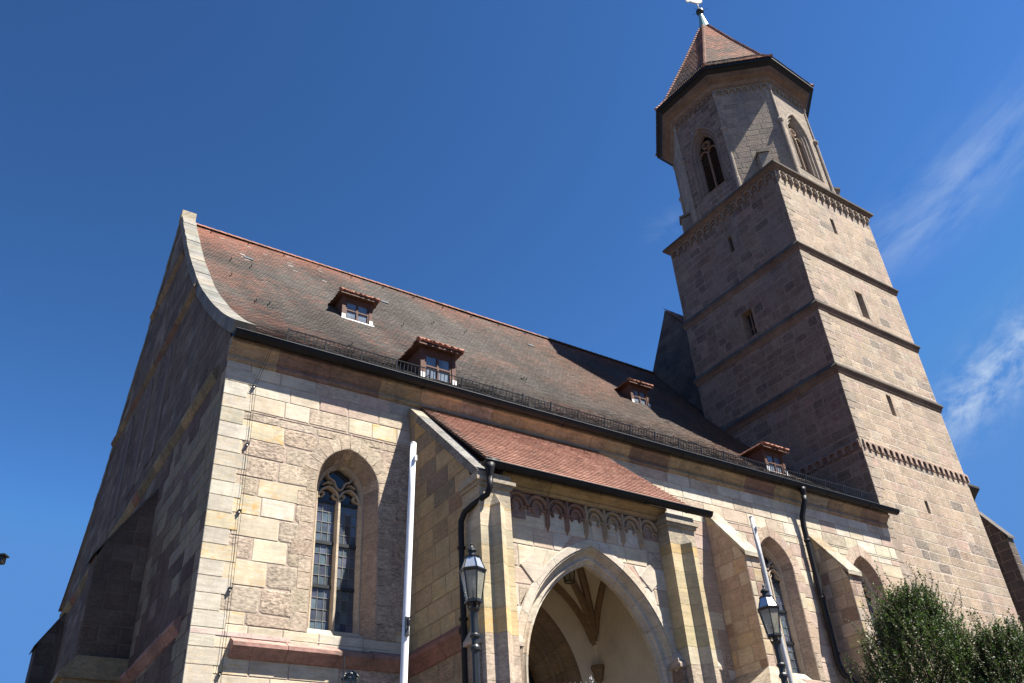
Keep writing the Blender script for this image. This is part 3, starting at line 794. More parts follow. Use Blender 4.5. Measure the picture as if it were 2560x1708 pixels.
# ------------------------------------------------------------------ tiles
def tile_row_field(mb, P, rows, L, R, tw, exp, colf, seed=1, th=0.022, jit=0.006):
    """beaver tail tiles. P(s, v) -> (point, up-slope unit vector, normal); v = distance up the slope"""
    rg = random.Random(seed); i = 0; v = 0.0
    while v < rows:
        a, b = L(v), R(v); s = a + (0.0 if i % 2 else -tw / 2)
        while s < b:
            s0, s1 = max(s, a), min(s + tw - 0.006, b)
            if s1 - s0 > tw * 0.2:
                c = colf((s0 + s1) / 2, v, rg)
                dv = rg.uniform(-jit, jit) * 2; lift = rg.uniform(0, jit)
                if rg.random() < 0.012: dv -= rg.uniform(0.02, 0.07)
                p, t, n = P((s0 + s1) / 2, v + dv); h = (s1 - s0) / 2; u = t.cross(n) * 1.0
                LL = exp * 1.5; f = 0.16 * tw
                shape = [(-h, LL), (-h, f), (-h * 0.62, f * 0.25), (0, 0), (h * 0.62, f * 0.25), (h, f), (h, LL)]
                tilt = rg.uniform(-jit, jit) * 0.6
                top = [p + u * x + t * y + n * (th * (1 - y / LL) * 0.85 + 0.012 + lift * (1 - y / LL) + tilt * x / h) for x, y in shape]
                bot = [q - n * th for q in top[1:6]]
                mb.add(top + bot, [(0, 1, 2, 3, 4, 5, 6)] + [(1 + k, 7 + k, 8 + k, 2 + k) for k in range(4)], c=c)
            s += tw
        v += exp; i += 1


def prof_fn(prof):
    acc = [0.0]
    for (a, b), (c, d) in zip(prof, prof[1:]): acc.append(acc[-1] + math.hypot(c - a, d - b))

    def f(v):
        v = min(max(v, 0), acc[-1] - 1e-6)
        for i in range(len(prof) - 1):
            if v <= acc[i + 1]:
                k = (v - acc[i]) / (acc[i + 1] - acc[i]); (a, b), (c, d) = prof[i], prof[i + 1]
                L = acc[i + 1] - acc[i]
                return a + (c - a) * k, b + (d - b) * k, (c - a) / L, (d - b) / L
    return f, acc[-1]


# finer, smoothed section for the tiles
SM = []
for (y0, z0), (y1, z1) in zip(PROF, PROF[1:]):
    SM += [(y0 + (y1 - y0) * i / 5, z0 + (z1 - z0) * i / 5) for i in range(5)]
SM.append(PROF[-1])
for _ in range(6): SM = [SM[0]] + [((SM[i - 1][0] + 2 * SM[i][0] + SM[i + 1][0]) / 4, (SM[i - 1][1] + 2 * SM[i][1] + SM[i + 1][1]) / 4) for i in range(1, len(SM) - 1)] + [SM[-1]]
pf, PL = prof_fn(SM)


def main_roof_P(s, v):
    y, z, ty, tz = pf(v); t = V((0, ty, tz)); n = V((0, -tz, ty)); return V((s, y, z)) + n * (0.045 * noise.noise(V((s * 0.22, v * 0.3, 0.7)))), t, n


OR = V((0.25, 0.095, 0.057)); DK = V((0.055, 0.045, 0.038)); BR = V((0.085, 0.053, 0.036)); GY = V((0.085, 0.075, 0.064)); WH = V((0.42, 0.38, 0.34))


def main_col(s, v, rg):
    n1 = noise.fractal(V((s * 0.16, v * 0.22, 0.0)), 1.0, 2.0, 4); n2 = noise.fractal(V((s * 0.5, v * 0.12 + 7, 3.0)), 1.0, 2.0, 4); n3 = noise.noise(V((s * 1.9, v * 1.3, 9)))
    q = v / PL
    f = -0.04 + 0.8 * max(0, q - 0.86) / 0.14 * (1.0 if s < 9 else 0.55) + max(0, 4.5 - s) * 0.13 * max(0, q - 0.15) + n1 * 0.38 + n3 * 0.10
    # runoff below the first dormer
    if 5.6 < s < 8.6 and 5.0 < v < 9.2: f += 0.5 * max(0, 1 - abs(s - 6.9 - (8 - v) * 0.25) / 1.3) * (0.6 + n3)
    f = min(1, max(0, f + rg.uniform(-0.16, 0.16)))
    base = DK.lerp(GY, min(1, max(0, 0.45 + n2 * 1.2 + rg.uniform(-0.25, 0.25))))
    if s > 11: base = base.lerp(BR, min(1, (s - 11) / 9) * min(1, max(0, 0.75 + n1 - q * 0.35)))
    c = base.lerp(OR, f)
    wq = noise.noise(V((s * 2.6, v * 0.22, 5.0))) * 0.8 + 0.4 * noise.noise(V((s * 7, v * 0.8, 1))) + rg.uniform(-0.22, 0.22) - (0.22 + abs(s - 2.3) * 0.05 + max(0, 0.985 - q) * 2.6)
    if s < 9 and wq > 0: c = c.lerp(WH, min(0.75, 0.25 + wq * 1.5))
    return tuple(c * rg.uniform(0.85, 1.15))


mb = MB()
EXP = 0.225
tile_row_field(mb, main_roof_P, PL - 0.1, lambda v: 0.50, lambda v: 28.15 if pf(v)[0] < 8.6 else 28.8, 0.25, EXP, main_col, 3, th=0.03, jit=0.006)
# boarding below the tiles and the far slope
for i in range(len(SM) - 1):
    (y0, z0), (y1, z1) = SM[i], SM[i + 1]; xr = 28.2 if y1 < 8.7 else 28.8
    mb.quad((0.3, y0, z0), (xr, y0, z0), (xr, y1, z1), (0.3, y1, z1), c=(0.09, 0.06, 0.045))
    mb.quad((0.3, 25 - y0, z0), (28.8, 25 - y0, z0), (28.8, 25 - y1, z1), (0.3, 25 - y1, z1), c=(0.16, 0.085, 0.06))
roof = mb.build('roof', 'tile', church)
# ridge tiles
mb = MB(); rg = random.Random(5); x = 0.75
while x < 28.7:
    c = tuple(V((0.30, 0.135, 0.09)).lerp(V((0.13, 0.085, 0.065)), min(1, max(0, rg.gauss(0.25, 0.3)) + (0.7 if x > 19.8 else 0))))  # the tower's cast shadow is put into the eastern tiles' colour
    n = 6; vs = []
    for e, r in ((x, 0.15), (x + 0.40, 0.135)):
        vs += [(e, 12.5 + r * 1.1 * math.cos(PI * k / n), 29.84 + r * math.sin(PI * k / n) * 1.1) for k in range(n + 1)]
    mb.add(vs, [(k, k + 1, n + 2 + k, n + 1 + k) for k in range(n)] + [tuple(range(n + 1)), tuple(range(n + 1, 2 * n + 2))[::-1]], c=c); x += 0.385
mb.build('ridge_tiles', 'tile', roof)
# roof hooks: one mesh shared by all
mb = MB(); hp, ht, hn = main_roof_P(0, 9.0); o_ = V((0, 0, 0))
mb.tube([o_ + hn * 0.02 + ht * 0.2, o_ + hn * 0.08, o_ + hn * 0.10 - ht * 0.10, o_ + hn * 0.22 - ht * 0.10], 0.018, 4)
hook = mb.build('roof_hook', 'iron', roof); rg = random.Random(8)
for k in range(34):
    q = rg.uniform(1.2, 27.5) if k > 14 else 1.5 + k * 1.75; v = rg.choice([5.2, 9.0, 12.4, 15.0]) + rg.uniform(-0.2, 0.2) if k > 14 else PL - 0.55
    h_ = hook if k == 0 else hook.copy()
    if k: col.objects.link(h_); h_.parent = roof
    h_.location = main_roof_P(q, v)[0]
for q, v in ((2.75, 16.2), (9.4, 16.0), (18.2, 16.6)):    # small vent tiles near the ridge
    p, t, n = main_roof_P(q, v); mb = MB(); mb.box(p + n * 0.05, V((0.42, 0, 0)), t * 0.26, n * 0.02, c=(0.09, 0.095, 0.1)); mb.build('roof_vent', 'tile', roof)
# snow guard
mb = MB(); s = 1.55; k = 0
p0, t0, n0 = main_roof_P(0, 0.62)
up = (n0 * 0.75 + t0 * 0.35).normalized()
while s < 28.0:
    p, t, n = main_roof_P(s, 0.62)
    if k % 9 == 0:
        mb.box(p - V((0.02, 0.02, 0)), V((0.04, 0, 0)), V((0, 0.04, 0)), up * 0.50); mb.box(p + up * 0.3, V((0.03, 0, 0)), V((0, 0.02, 0.02)), t * 0.55 - n * 0.2)
    else: mb.box(p + up * 0.10 - V((0.009, 0.009, 0)), V((0.018, 0, 0)), V((0, 0.018, 0)), up * 0.36)
    s += 0.128; k += 1
for h in (0.10, 0.45): mb.box(V((1.55, p0.y, p0.z)) + up * h - V((0, 0.012, 0)), V((26.45, 0, 0)), V((0, 0.024, 0)), up * 0.024)
mb.build('snow_guard', 'iron', church)


# ------------------------------------------------------------------ gutters and pipes
def gutter(x0, x1, y, z, r, name='gutter'):
    mb = MB(); n = 10; vs = []
    xs = [x0 + (x1 - x0) * i / 24 for i in range(25)]
    for x in xs:
        vs += [(x, y + r * math.cos(PI + PI * k / n), z + r * math.sin(PI + PI * k / n)) for k in range(n + 1)]
    fs = [(i * (n + 1) + k, (i + 1) * (n + 1) + k, (i + 1) * (n + 1) + k + 1, i * (n + 1) + k + 1) for i in range(24) for k in range(n)]
    fs += [tuple(range(n + 1)), tuple(24 * (n + 1) + k for k in range(n + 1))[::-1]]
    mb.add(vs, fs)
    mb.tube([(x0, y - r, z + 0.01), (x1, y - r, z + 0.01)], 0.022, 6)
    x = x0 + 0.6
    while x < x1:
        mb.tube([(x, y + r * 1.03 * math.cos(PI + PI * k / 8), z + r * 1.05 * math.sin(PI + PI * k / 8)) for k in range(9)], 0.012, 5); x += 1.55 if r < 0.14 else 2.6
    mb.box((x0, y + r - 0.02, z - 0.02), (x1 - x0, 0, 0), (0, 0.12, 0.06), (0, 0, 0.05))
    return mb.build(name, 'metal', church)


gutter(-0.05, 28.5, -0.44, 15.66, 0.16)
mb = MB()
mb.lathe((22.5, -0.46, 15.12), [(0.06, 0.0), (0.08, 0.1), (0.13, 0.3), (0.15, 0.42)], 10)
mb.tube([(22.5, -0.46, 15.2), (22.49, -0.45, 15.0), (22.42, -0.36, 14.75), (22.36, -0.24, 14.4), (22.35, -0.2, 14.0), (22.30, -0.2, 8.9), (22.36, -0.25, 8.55), (22.55, -0.5, 8.2), (22.6, -0.55, 7.9), (22.6, -0.55, 0)], 0.105, 10)
for z in (13.4, 11.2, 9.2): mb.lathe((22.33, -0.2, z), [(0.105, 0), (0.125, 0.01), (0.125, 0.07), (0.105, 0.08)], 10)
mb.build('downpipe', 'metal', church, smooth=True, label='long black downpipe on the south wall')
# lightning conductor: two thin wires
mb = MB()
for dx in (0.0, 0.06): mb.tube([(1.0 + dx, -0.63, 15.85), (0.95 + dx, -0.42, 15.3), (0.76 + dx, -0.07, 14.4), (0.76 + dx, -0.07, 7.9), (0.74 + dx, -0.08, 7.0), (0.74 + dx, -0.08, 0)], 0.0055, 4)
for z in (14.35, 12.6, 10.75, 8.8, 6.9): mb.box((0.735, -0.10, z), (0.09, 0, 0), (0, 0.1, 0), (0, 0, 0.03)); mb.lathe((0.76, -0.075, z - 0.08), [(0.018, 0), (0.028, 0.02), (0.018, 0.05)], 6)
mb.build('lightning_conductor', 'iron', church)


# ------------------------------------------------------------------ dormers
def dormer(x0, x1, yf, zs, zt, lab, seed):
    rg = random.Random(seed)
    yb = yf
    while roof_z(yb) < zt + 0.25: yb += 0.05
    d = MB()
    # cheeks and lintel
    for x, o in ((x0, -0.06), (x1, 0.0)): d.prism([(x + o, yf, zs), (x + o, yb, zt + 0.2), (x + o, yf, zt + 0.2)], (0.06, 0, 0))
    d.box((x0 - 0.09, yf - 0.05, zs - 0.08), (0.15, 0, 0), (0, 0.14, 0), (0, 0, zt - zs + 0.28)); d.box((x1 - 0.06, yf - 0.05, zs - 0.08), (0.15, 0, 0), (0, 0.14, 0), (0, 0, zt - zs + 0.28))
    d.box((x0 + 0.06, yf - 0.04, zt), (x1 - x0 - 0.12, 0, 0), (0, 0.12, 0), (0, 0, 0.2))
    ez = zt + 0.22
    d.quad((x0 - 0.28, yf - 0.26, ez), (x1 + 0.28, yf - 0.26, ez), (x1 + 0.28, yb, ez), (x0 - 0.28, yb, ez))
    d.box((x0 - 0.28, yf - 0.265, ez - 0.07), (x1 - x0 + 0.56, 0, 0), (0, 0.03, 0), (0, 0, 0.07))
    o = d.build('dormer', 'wood', church, label=lab)
    f = MB(); a, b_ = x0 + 0.06, x1 - 0.06
    f.box((a, yf - 0.02, zs), (b_ - a, 0, 0), (0, 0.06, 0), (0, 0, 0.06)); f.box((a, yf - 0.02, zt - 0.07), (b_ - a, 0, 0), (0, 0.06, 0), (0, 0, 0.07))
    for x in (a, (a + b_) / 2 - 0.035, b_ - 0.07): f.box((x, yf - 0.022, zs + 0.06), (0.07, 0, 0), (0, 0.06, 0), (0, 0, zt - zs - 0.13))
    zm = (zs + zt) / 2
    for x in (a + 0.07, (a + b_) / 2 + 0.035): f.box((x, yf - 0.018, zm - 0.03), ((b_ - a) / 2 - 0.105, 0, 0), (0, 0.05, 0), (0, 0, 0.06))
    f.build('window_frame', 'wood', o)
    p = MB()
    for i in range(2):
        for j in range(2):
            xa, xb = a + 0.06 + i * (b_ - a - 0.12) / 2, a + 0.06 + (i + 1) * (b_ - a - 0.12) / 2; za, zb = (zs + 0.04, zm) if j == 0 else (zm, zt - 0.04); e = rg.uniform(-0.01, 0.01)
            p.quad((xa, yf + 0.03 + e, za), (xb, yf + 0.03 - e, za), (xb, yf + 0.03 - e, zb), (xa, yf + 0.03 + e, zb), c=(0.10, 0.14, 0.20) if j else (0.16, 0.19, 0.23))
    p.build('pane', 'glass', o)
    s = MB(); s.box((x0 - 0.14, yf - 0.14, zs - 0.12), (x1 - x0 + 0.28, 0, 0), (0, 0.2, 0), (0, 0, 0.06), c=(0.4, 0.4, 0.4))
    for x in (x0 - 0.1, x1 - 0.06): s.box((x, yf - 0.075, zs - 0.06), (0.16, 0, 0), (0, 0.02, 0), (0, 0, 0.24), c=(0.4, 0.4, 0.4))
    s.build('sill', 'silver', o)
    # hipped tile roof
    r = MB(); hx = (x0 + x1) / 2; W2 = (x1 - x0) / 2 + 0.30; rise = 0.50; run = 0.62
    E0, E1, E2, E3 = V((x0 - 0.30, yf - 0.28, ez + 0.01)), V((x1 + 0.30, yf - 0.28, ez + 0.01)), V((x1 + 0.30, yb + 0.6, ez + 0.01)), V((x0 - 0.30, yb + 0.6, ez + 0.01))
    K0, K1 = V((hx, yf - 0.28 + run, ez + rise)), V((hx, yb + 1.0, ez + rise))

    def face(A, B, T0, T1, sd):
        u = (B - A).normalized(); L = (B - A).length; n = u.cross(((T0 + T1) / 2) - A).normalized()
        if n.z < 0: n = -n
        t = n.cross(u); hgt = (T0 - A).dot(t); l1 = (T0 - A).dot(u); r1 = (T1 - A).dot(u)

        def P(s_, v): return A + u * s_ + t * v, t, n
        cf = lambda s_, v, rg_: tuple(V((0.29, 0.12, 0.075)).lerp(V((0.16, 0.105, 0.075)), min(1, max(0, rg_.gauss(0.45, 0.3)))) * rg_.uniform(0.85, 1.15))
        r.poly([A + n * 0.005, B + n * 0.005, T1 + n * 0.005, T0 + n * 0.005] if (T1 - T0).length > 0.01 else [A, B, T0], c=(0.2, 0.1, 0.07))
        tile_row_field(r, P, hgt - 0.05, lambda v: l1 * v / hgt, lambda v: L + (r1 - L) * v / hgt, 0.24, 0.19, cf, sd, th=0.035, jit=0.02)
    face(E0, E1, K0, K0, seed); face(E1, E2, K0, K1, seed + 1); face(E3, E0, K1, K0, seed + 2)
    for A in (E0, E1):
        for i in range(4):
            q0, q1 = A.lerp(K0, i / 4), A.lerp(K0, (i + 1.15) / 4); c = tuple(V((0.29, 0.13, 0.085)) * rg.uniform(0.7, 1.2))
            r.tube([q0 + V((0, 0, 0.05)), q1 + V((0, 0, 0.05))], [0.09, 0.07], 6, c=c)
    q = K0
    while q.y < yb + 0.6: r.tube([q + V((0, 0, 0.04)), q + V((0, 0.3, 0.04))], [0.09, 0.08], 6, c=tuple(V((0.25, 0.12, 0.08)) * rg.uniform(0.8, 1.2))); q = q + V((0, 0.27, 0))
    r.build('dormer_roof', 'tile', o)


dormer(6.26, 7.46, 7.40, 23.22, 24.15, 'upper left dormer high on the roof', 81)
dormer(6.72, 7.89, 1.45, 17.17, 18.18, 'dormer just above the gutter at left', 82)
dormer(22.08, 23.10, 7.70, 23.53, 24.42, 'dormer half in the tower shadow', 83)
dormer(24.15, 25.26, 2.20, 17.82, 18.68, 'dormer at the foot of the roof by the tower', 84)

# ------------------------------------------------------------------ porch
PY = 3.3                                   # porch depth
PF = Fr((0, -PY, 0), (1, 0, 0), (0, -1, 0))
PA = Arch(9.12, 2.12, 6.6, 3.05, 0)
mb = MB()
masonry(mb, PF, 0, 11.35, 6.3, 11.65, pal_porch, (0.42, 0.58), (0.6, 1.1), [PA.hole(0.52)], seed=91, jit=0.012, mortar=(0.52, 0.42, 0.35))
PW = Fr((5.5, 0, 0), (0, -1, 0), (-1, 0, 0))
ptop = lambda s: 14.74 - 1.0 * s


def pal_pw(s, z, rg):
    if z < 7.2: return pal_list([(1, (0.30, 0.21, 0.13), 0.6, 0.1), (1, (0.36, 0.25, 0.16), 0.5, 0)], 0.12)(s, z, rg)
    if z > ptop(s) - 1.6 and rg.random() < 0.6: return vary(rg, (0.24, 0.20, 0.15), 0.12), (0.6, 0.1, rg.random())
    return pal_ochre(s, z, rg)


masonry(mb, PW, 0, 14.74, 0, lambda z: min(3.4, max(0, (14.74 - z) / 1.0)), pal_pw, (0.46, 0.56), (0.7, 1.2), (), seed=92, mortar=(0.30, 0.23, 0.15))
PE = Fr((12.5, 0, 0), (0, -1, 0), (1, 0, 0))
masonry(mb, PE, 0, 14.62, 0, lambda z: min(3.3, max(0, (14.62 - z) / 1.055)), pal_porch, (0.46, 0.56), (0.7, 1.2), (), seed=93)
porch = mb.build('porch', 'stone', church, label='vaulted porch with a wide pointed arch and its own tiled roof')

# arch with stepped mouldings
mb = MB(); rg = random.Random(94); cs = [pal_arch(0, 0, rg)[0] for _ in range(14)]
sweep(mb, PF, PA, [(0.53, 0.0), (0.53, 0.02), (0.51, 0.03), (0.34, 0.03), (0.34, -0.01), (0.31, -0.02), (0.29, 0.0), (0.275, -0.02), (0.265, -0.08), (0.24, -0.15), (0.19, -0.205), (0.135, -0.225), (0.11, -0.20), (0.085, -0.165), (0.055, -0.17), (0.035, -0.21), (0.02, -0.25), (-0.005, -0.27), (-0.03, -0.26), (-0.05, -0.30), (-0.05, -0.42)], 16, lambda k: cs[(k // 3) % 14], aux=(0.2, 0, 0), joints=True)
# big cross blocks on the arch
for x, zz, an in ((7.20, 9.14, 41), (11.06, 9.43, -46)):
    a = math.radians(an); q = []
    for dx, dz in ((-0.26, -0.29), (0.26, -0.29), (0.26, 0.29), (-0.26, 0.29)): q.append((x + dx * math.cos(a) - dz * math.sin(a), zz + dx * math.sin(a) + dz * math.cos(a)))
    block(mb, PF, q, 0.036, 0.012, (0.56, 0.49, 0.39), (0.15, 0.05, 0.3))
for xx in (6.50, 11.50):       # stops where the hood ends
    q = [PF.p(xx - 0.14, 7.28, 0), PF.p(xx - 0.12, 7.28, 0.24), PF.p(xx + 0.12, 7.28, 0.24), PF.p(xx + 0.14, 7.28, 0), PF.p(xx, 7.62, 0.03)]
    mb.add(q, [(0, 1, 4), (1, 2, 4), (2, 3, 4)], c=(0.56, 0.47, 0.38), a=(0.3, 0, 0)); mb.add([p - Z * 0.12 for p in q[:4]] + q[:4] + [PF.p(xx, 6.95, 0)], [(0, 1, 5, 4), (1, 2, 6, 5), (2, 3, 7, 6), (0, 8, 1), (1, 8, 2), (2, 8, 3)], c=(0.50, 0.42, 0.34), a=(0.3, 0, 0))
mb.build('porch_arch', 'stone', porch)
# carved pendant frieze
mb = MB(); rg = random.Random(95)
for xa, xb, za, cc in ((6.36, 7.1, 10.38, (0.27, 0.195, 0.165)), (7.1, 7.55, 10.5, (0.28, 0.20, 0.17)), (7.55, 8.4, 10.72, (0.25, 0.17, 0.14)), (8.4, 9.08, 10.66, (0.235, 0.155, 0.125)), (9.08, 10.2, 10.74, (0.36, 0.29, 0.20)), (10.2, 10.9, 10.70, (0.33, 0.26, 0.18)), (10.9, 11.62, 10.5, (0.34, 0.24, 0.20))):
    block(mb, PF, [(xa + 0.006, za), (xb - 0.006, za), (xb - 0.006, 11.1), (xa + 0.006, 11.1)], 0.022, 0.008, cc, (0.5, 0.05, xa))
x = 6.50; k = 0; pw = 0.625; zt = 11.12
while x < 11.45:
    c = (0.33, 0.17, 0.13) if 0 < k < 4 or k == 0 else (0.44, 0.36, 0.25)
    c = vary(rg, (0.235, 0.15, 0.12) if k < 4 else (0.37, 0.30, 0.215), 0.12)
    h = pw / 2
    ribbon(mb, PF, arc(x + h, zt - 0.36, h - 0.02, 180, 0, 10), 0.09, 0.0, 0.13, c)
    ribbon(mb, PF, arc(x + h, zt - 0.34, h * 0.45, 200, -20, 8), 0.07, 0.0, 0.09, c)
    for q in (-1, 1): ribbon(mb, PF, [(x + h + q * h * 0.9, zt - 0.42), (x + h + q * h * 0.5, zt - 0.40), (x + h + q * h * 0.35, zt - 0.52)], 0.07, 0.0, 0.08, c)
    mb.box(PF.p(x, zt - 0.02, 0.0), PF.u * (pw - 0.01), Z * 0.24, PF.n * 0.10, c=c, a=(0.3, 0, 0))
    if k != 1:
        zb = zt - 0.60; L = 0.36 if k else 0.1
        zl = zb - L; ww = 0.065
        mb.add([PF.p(x - ww, zb + 0.2, 0.0), PF.p(x, zb + 0.2, 0.17), PF.p(x + ww, zb + 0.2, 0.0), PF.p(x - ww, zl + 0.16, 0.0), PF.p(x, zl + 0.14, 0.15), PF.p(x + ww, zl + 0.16, 0.0), PF.p(x, zl, 0.01)], [(0, 1, 4, 3), (1, 2, 5, 4), (3, 4, 6), (4, 5, 6), (0, 2, 1)], c=c, a=(0.3, 0, 0))
        ribbon(mb, PF, [(x, zt - 0.05), (x, zb + 0.1)], 0.085, 0.0, 0.15, c)
    x += pw; k += 1
mb.build('frieze', 'stone', porch)
# cornice under the porch gutter
mb = MB(); moulding(mb, PF, 6.25, 11.75, [(0.0, 11.10), (0.12, 11.13), (0.17, 11.19), (0.15, 11.23), (0.24, 11.30), (0.36, 11.36), (0.36, 11.42), (0, 11.42)], 1.6, pal_list([(1, (0.36, 0.27, 0.15), 0.3, 0.2)]), 96); mb.build('cornice', 'trim', porch)


# corner piers with a spur
def pier(x0, lw, tip, x1, lab, seed):
    rg = random.Random(seed); mb = MB()
    plan = [(x0, -2.96), (x0, -3.76), (x0 + lw, -3.76), (tip, -4.02), (x1 - 0.18, -3.76), (x1, -3.76), (x1, -3.28)]
    z = 0.0
    while z < 10.35:
        h = min(rg.uniform(0.44, 0.58), 10.35 - z); c, a = pal_pier(0, z, rg)
        if z < 6.9: c, a = pal_list([(1, (0.48, 0.385, 0.29), 0.5, 0), (1, (0.52, 0.43, 0.32), 0.3, 0)])(0, z, rg)
        mb.prism([V((x, y, z + 0.004)) for x, y in plan], (0, 0, h - 0.008), c=c, a=a); z += h
    mb.prism([V((x + 0.01, y + 0.012, 0)) for x, y in plan], (0, 0, 10.3), c=(0.3, 0.24, 0.17), a=(0.3, 0, 0))
    # tip of the spur, plain top stone, cap mouldings
    mb.add([V((x0 + lw, -3.76, 10.35)), V((tip, -4.02, 10.35)), V((x1 - 0.18, -3.76, 10.35)), V((tip, -3.77, 10.72))], [(0, 1, 3), (1, 2, 3)], c=(0.42, 0.37, 0.29), a=(0.5, 0, 0))
    pl2 = [(x0, -2.96), (x0, -3.76), (x1, -3.76), (x1, -3.28)]
    mb.prism([V((x, y, 10.35)) for x, y in pl2], (0, 0, 0.5), c=(0.42, 0.36, 0.26), a=(0.4, 0.1, 0.2))
    for z0, h, e in ((10.85, 0.09, 0.06), (10.94, 0.10, 0.12), (11.04, 0.18, 0.03)):
        cx, cy = (x0 + x1) / 2, -3.4
        mb.prism([V((x + math.copysign(e, x - cx), y + (-e if y < cy else 0.0), z0)) for x, y in pl2], (0, 0, h), c=(0.40, 0.35, 0.27), a=(0.5, 0.1, 0.5))
    # little weathered offsets on both flanks
    for xx, sg, y0, y1 in ((x0, -1, -3.62, -2.98), (x1, 1, -3.72, -3.40)):
        q = [V((xx, y0, 7.18)), V((xx + sg * 0.20, y0 + 0.04, 7.18)), V((xx + sg * 0.20, y1 - 0.04, 7.18)), V((xx, y1, 7.18)), V((xx, (y0 + y1) / 2, 7.56))]
        mb.add(q, [(0, 1, 4), (1, 2, 4), (2, 3, 4)], c=(0.48, 0.40, 0.31), a=(0.5, 0, 0)); mb.prism([p - Z * 0.10 for p in q[:4]], (0, 0, 0.10), c=(0.45, 0.37, 0.29), a=(0.4, 0, 0))
        mb.box(V((xx, y0 + 0.05, 0)), V((sg * 0.12, 0, 0)), V((0, y1 - y0 - 0.1, 0)), Z * 7.08, c=(0.30, 0.22, 0.16), a=(0.5, 0, 0.1))
    return mb.build('pier', 'stone', porch, label=lab)


pier(5.44, 0.30, 5.86, 6.34, 'left corner pier of the porch', 97)
pier(11.58, 0.36, 12.12, 12.56, 'right corner pier of the porch', 98)
# roof
r0, r1 = V((0, -3.80, 11.50)), V((0, 0.0, 15.02)); rl = (r1 - r0).length; rt = (r1 - r0).normalized(); rn = V((0, -rt.z, rt.y))
RX0, RX1 = 5.84, 12.72


def porch_col(s, v, rg):
    n = noise.noise(V((s * 0.8, v * 0.9, 2)))
    c = V((0.37, 0.205, 0.150)).lerp(V((0.27, 0.142, 0.104)), min(1, max(0, 0.4 + n * 0.6 + rg.uniform(-0.35, 0.35))))
    if s < RX0 + 0.35: c = c.lerp(V((0.14, 0.11, 0.09)), rg.uniform(0.2, 0.8))
    if rg.random() < 0.03: c = c.lerp(V((0.2, 0.13, 0.1)), 0.7)
    return tuple(c)


mb = MB()
tile_row_field(mb, lambda s, v: (r0 + V((s, 0, 0)) + rt * v, rt, rn), rl - 0.12, lambda v: RX0, lambda v: RX1, 0.27, 0.205, porch_col, 99, th=0.050, jit=0.004)
mb.quad((RX0 - 0.02, r0.y, r0.z), (RX1 - 0.02, r0.y, r0.z), (RX1 - 0.02, r1.y, r1.z), (RX0 - 0.02, r1.y, r1.z), c=(0.1, 0.06, 0.05))
mb.quad(V((RX0, r0.y, r0.z - 0.1)), V((RX1 - 0.02, r0.y, r0.z - 0.1)), V((RX1 - 0.02, r1.y, r1.z - 0.1)), V((RX0, r1.y, r1.z - 0.1)), c=(0.1, 0.06, 0.05))
mb.build('porch_roof', 'tile', porch)
# coping on the left gable of the porch
mb = MB(); rg = random.Random(101); n = 7; A0, A1 = V((0, 0.0, 14.70)), V((0, -3.62, 11.10))
for i in range(n):
    p0, p1 = A0.lerp(A1, i / n), A0.lerp(A1, (i + 0.99) / n); c = vary(rg, (0.40, 0.34, 0.25) if i < 1 else (0.215, 0.21, 0.195), 0.08); h = V((0, -0.70, 0.71)) * 0.21
    mb.add([V((x, 0, 0)) + p for x in (5.42, 5.86) for p in (p0, p1, p1 + h, p0 + h)], [(0, 1, 2, 3), (7, 6, 5, 4), (3, 2, 6, 7), (0, 4, 5, 1), (1, 5, 6, 2), (0, 3, 7, 4)], c=c, a=(0.8, 0.05, rg.random()))
mb.build('coping', 'trim', porch)
# flashing along the nave wall
mb = MB(); mb.box((5.8, -0.16, 15.0), (6.8, 0, 0), (0, 0.15, 0.12), (0, 0.02, 0.05)); mb.build('flashing', 'lead', porch)
# porch gutter + hopper + pipe
gutter(5.50, 13.2, -3.92, 11.42, 0.125).parent = porch
mb = MB(); mb.box((5.62, -3.98, 11.36), (0.34, 0, 0), (0, 0.16, 0), (0, 0, 0.18))
mb.lathe((5.64, -3.98, 10.92), [(0.07, 0), (0.08, 0.12), (0.12, 0.3), (0.14, 0.42)], 10)
mb.tube([(5.64, -3.98, 11.0), (5.63, -3.97, 10.75), (5.58, -3.9, 10.55), (5.38, -3.5, 10.38), (5.32, -3.25, 10.3), (5.30, -3.1, 10.1), (5.30, -3.08, 9.8), (5.30, -3.08, 0)], 0.075, 10)
for z in (9.4, 7.7, 6.2): mb.lathe((5.30, -3.08, z), [(0.085, 0), (0.105, 0.01), (0.105, 0.06), (0.085, 0.07)], 10)
mb.build('downpipe', 'metal', porch, smooth=True, label='bent black downpipe at the porch corner')
# plinth moulding on the porch side
mb = MB(); moulding(mb, PW, 0.0, 2.96, [(0, 7.80), (0.02, 7.74), (0.26, 7.55), (0.26, 7.45), (0.18, 7.36), (0.05, 7.16), (0, 7.14)], 1.25, pal_list([(1, (0.26, 0.13, 0.10), 0.35, 0)]), 102); mb.build('plinth_moulding', 'trim', porch)

# inside of the porch
IX0, IX1, IY0, IY1, ZV = 6.35, 11.62, -2.95, -0.02, 7.85
VH = 2.85


def parch(t):
    """pointed arch height for t in -1..1"""
    w_, h_ = 1.0, 1.0
    r = 1.25; hh = math.sqrt(r * r - (r - 1) ** 2); q = r * r - (abs(t) + r - 1) ** 2
    return math.sqrt(max(0, q)) / hh


def vz(x, y):
    fx = parch((x - (IX0 + IX1) / 2) / ((IX1 - IX0) / 2)); fy = parch((y - (IY0 + IY1) / 2) / ((IY1 - IY0) / 2))
    return ZV + VH * max(fx, fy)


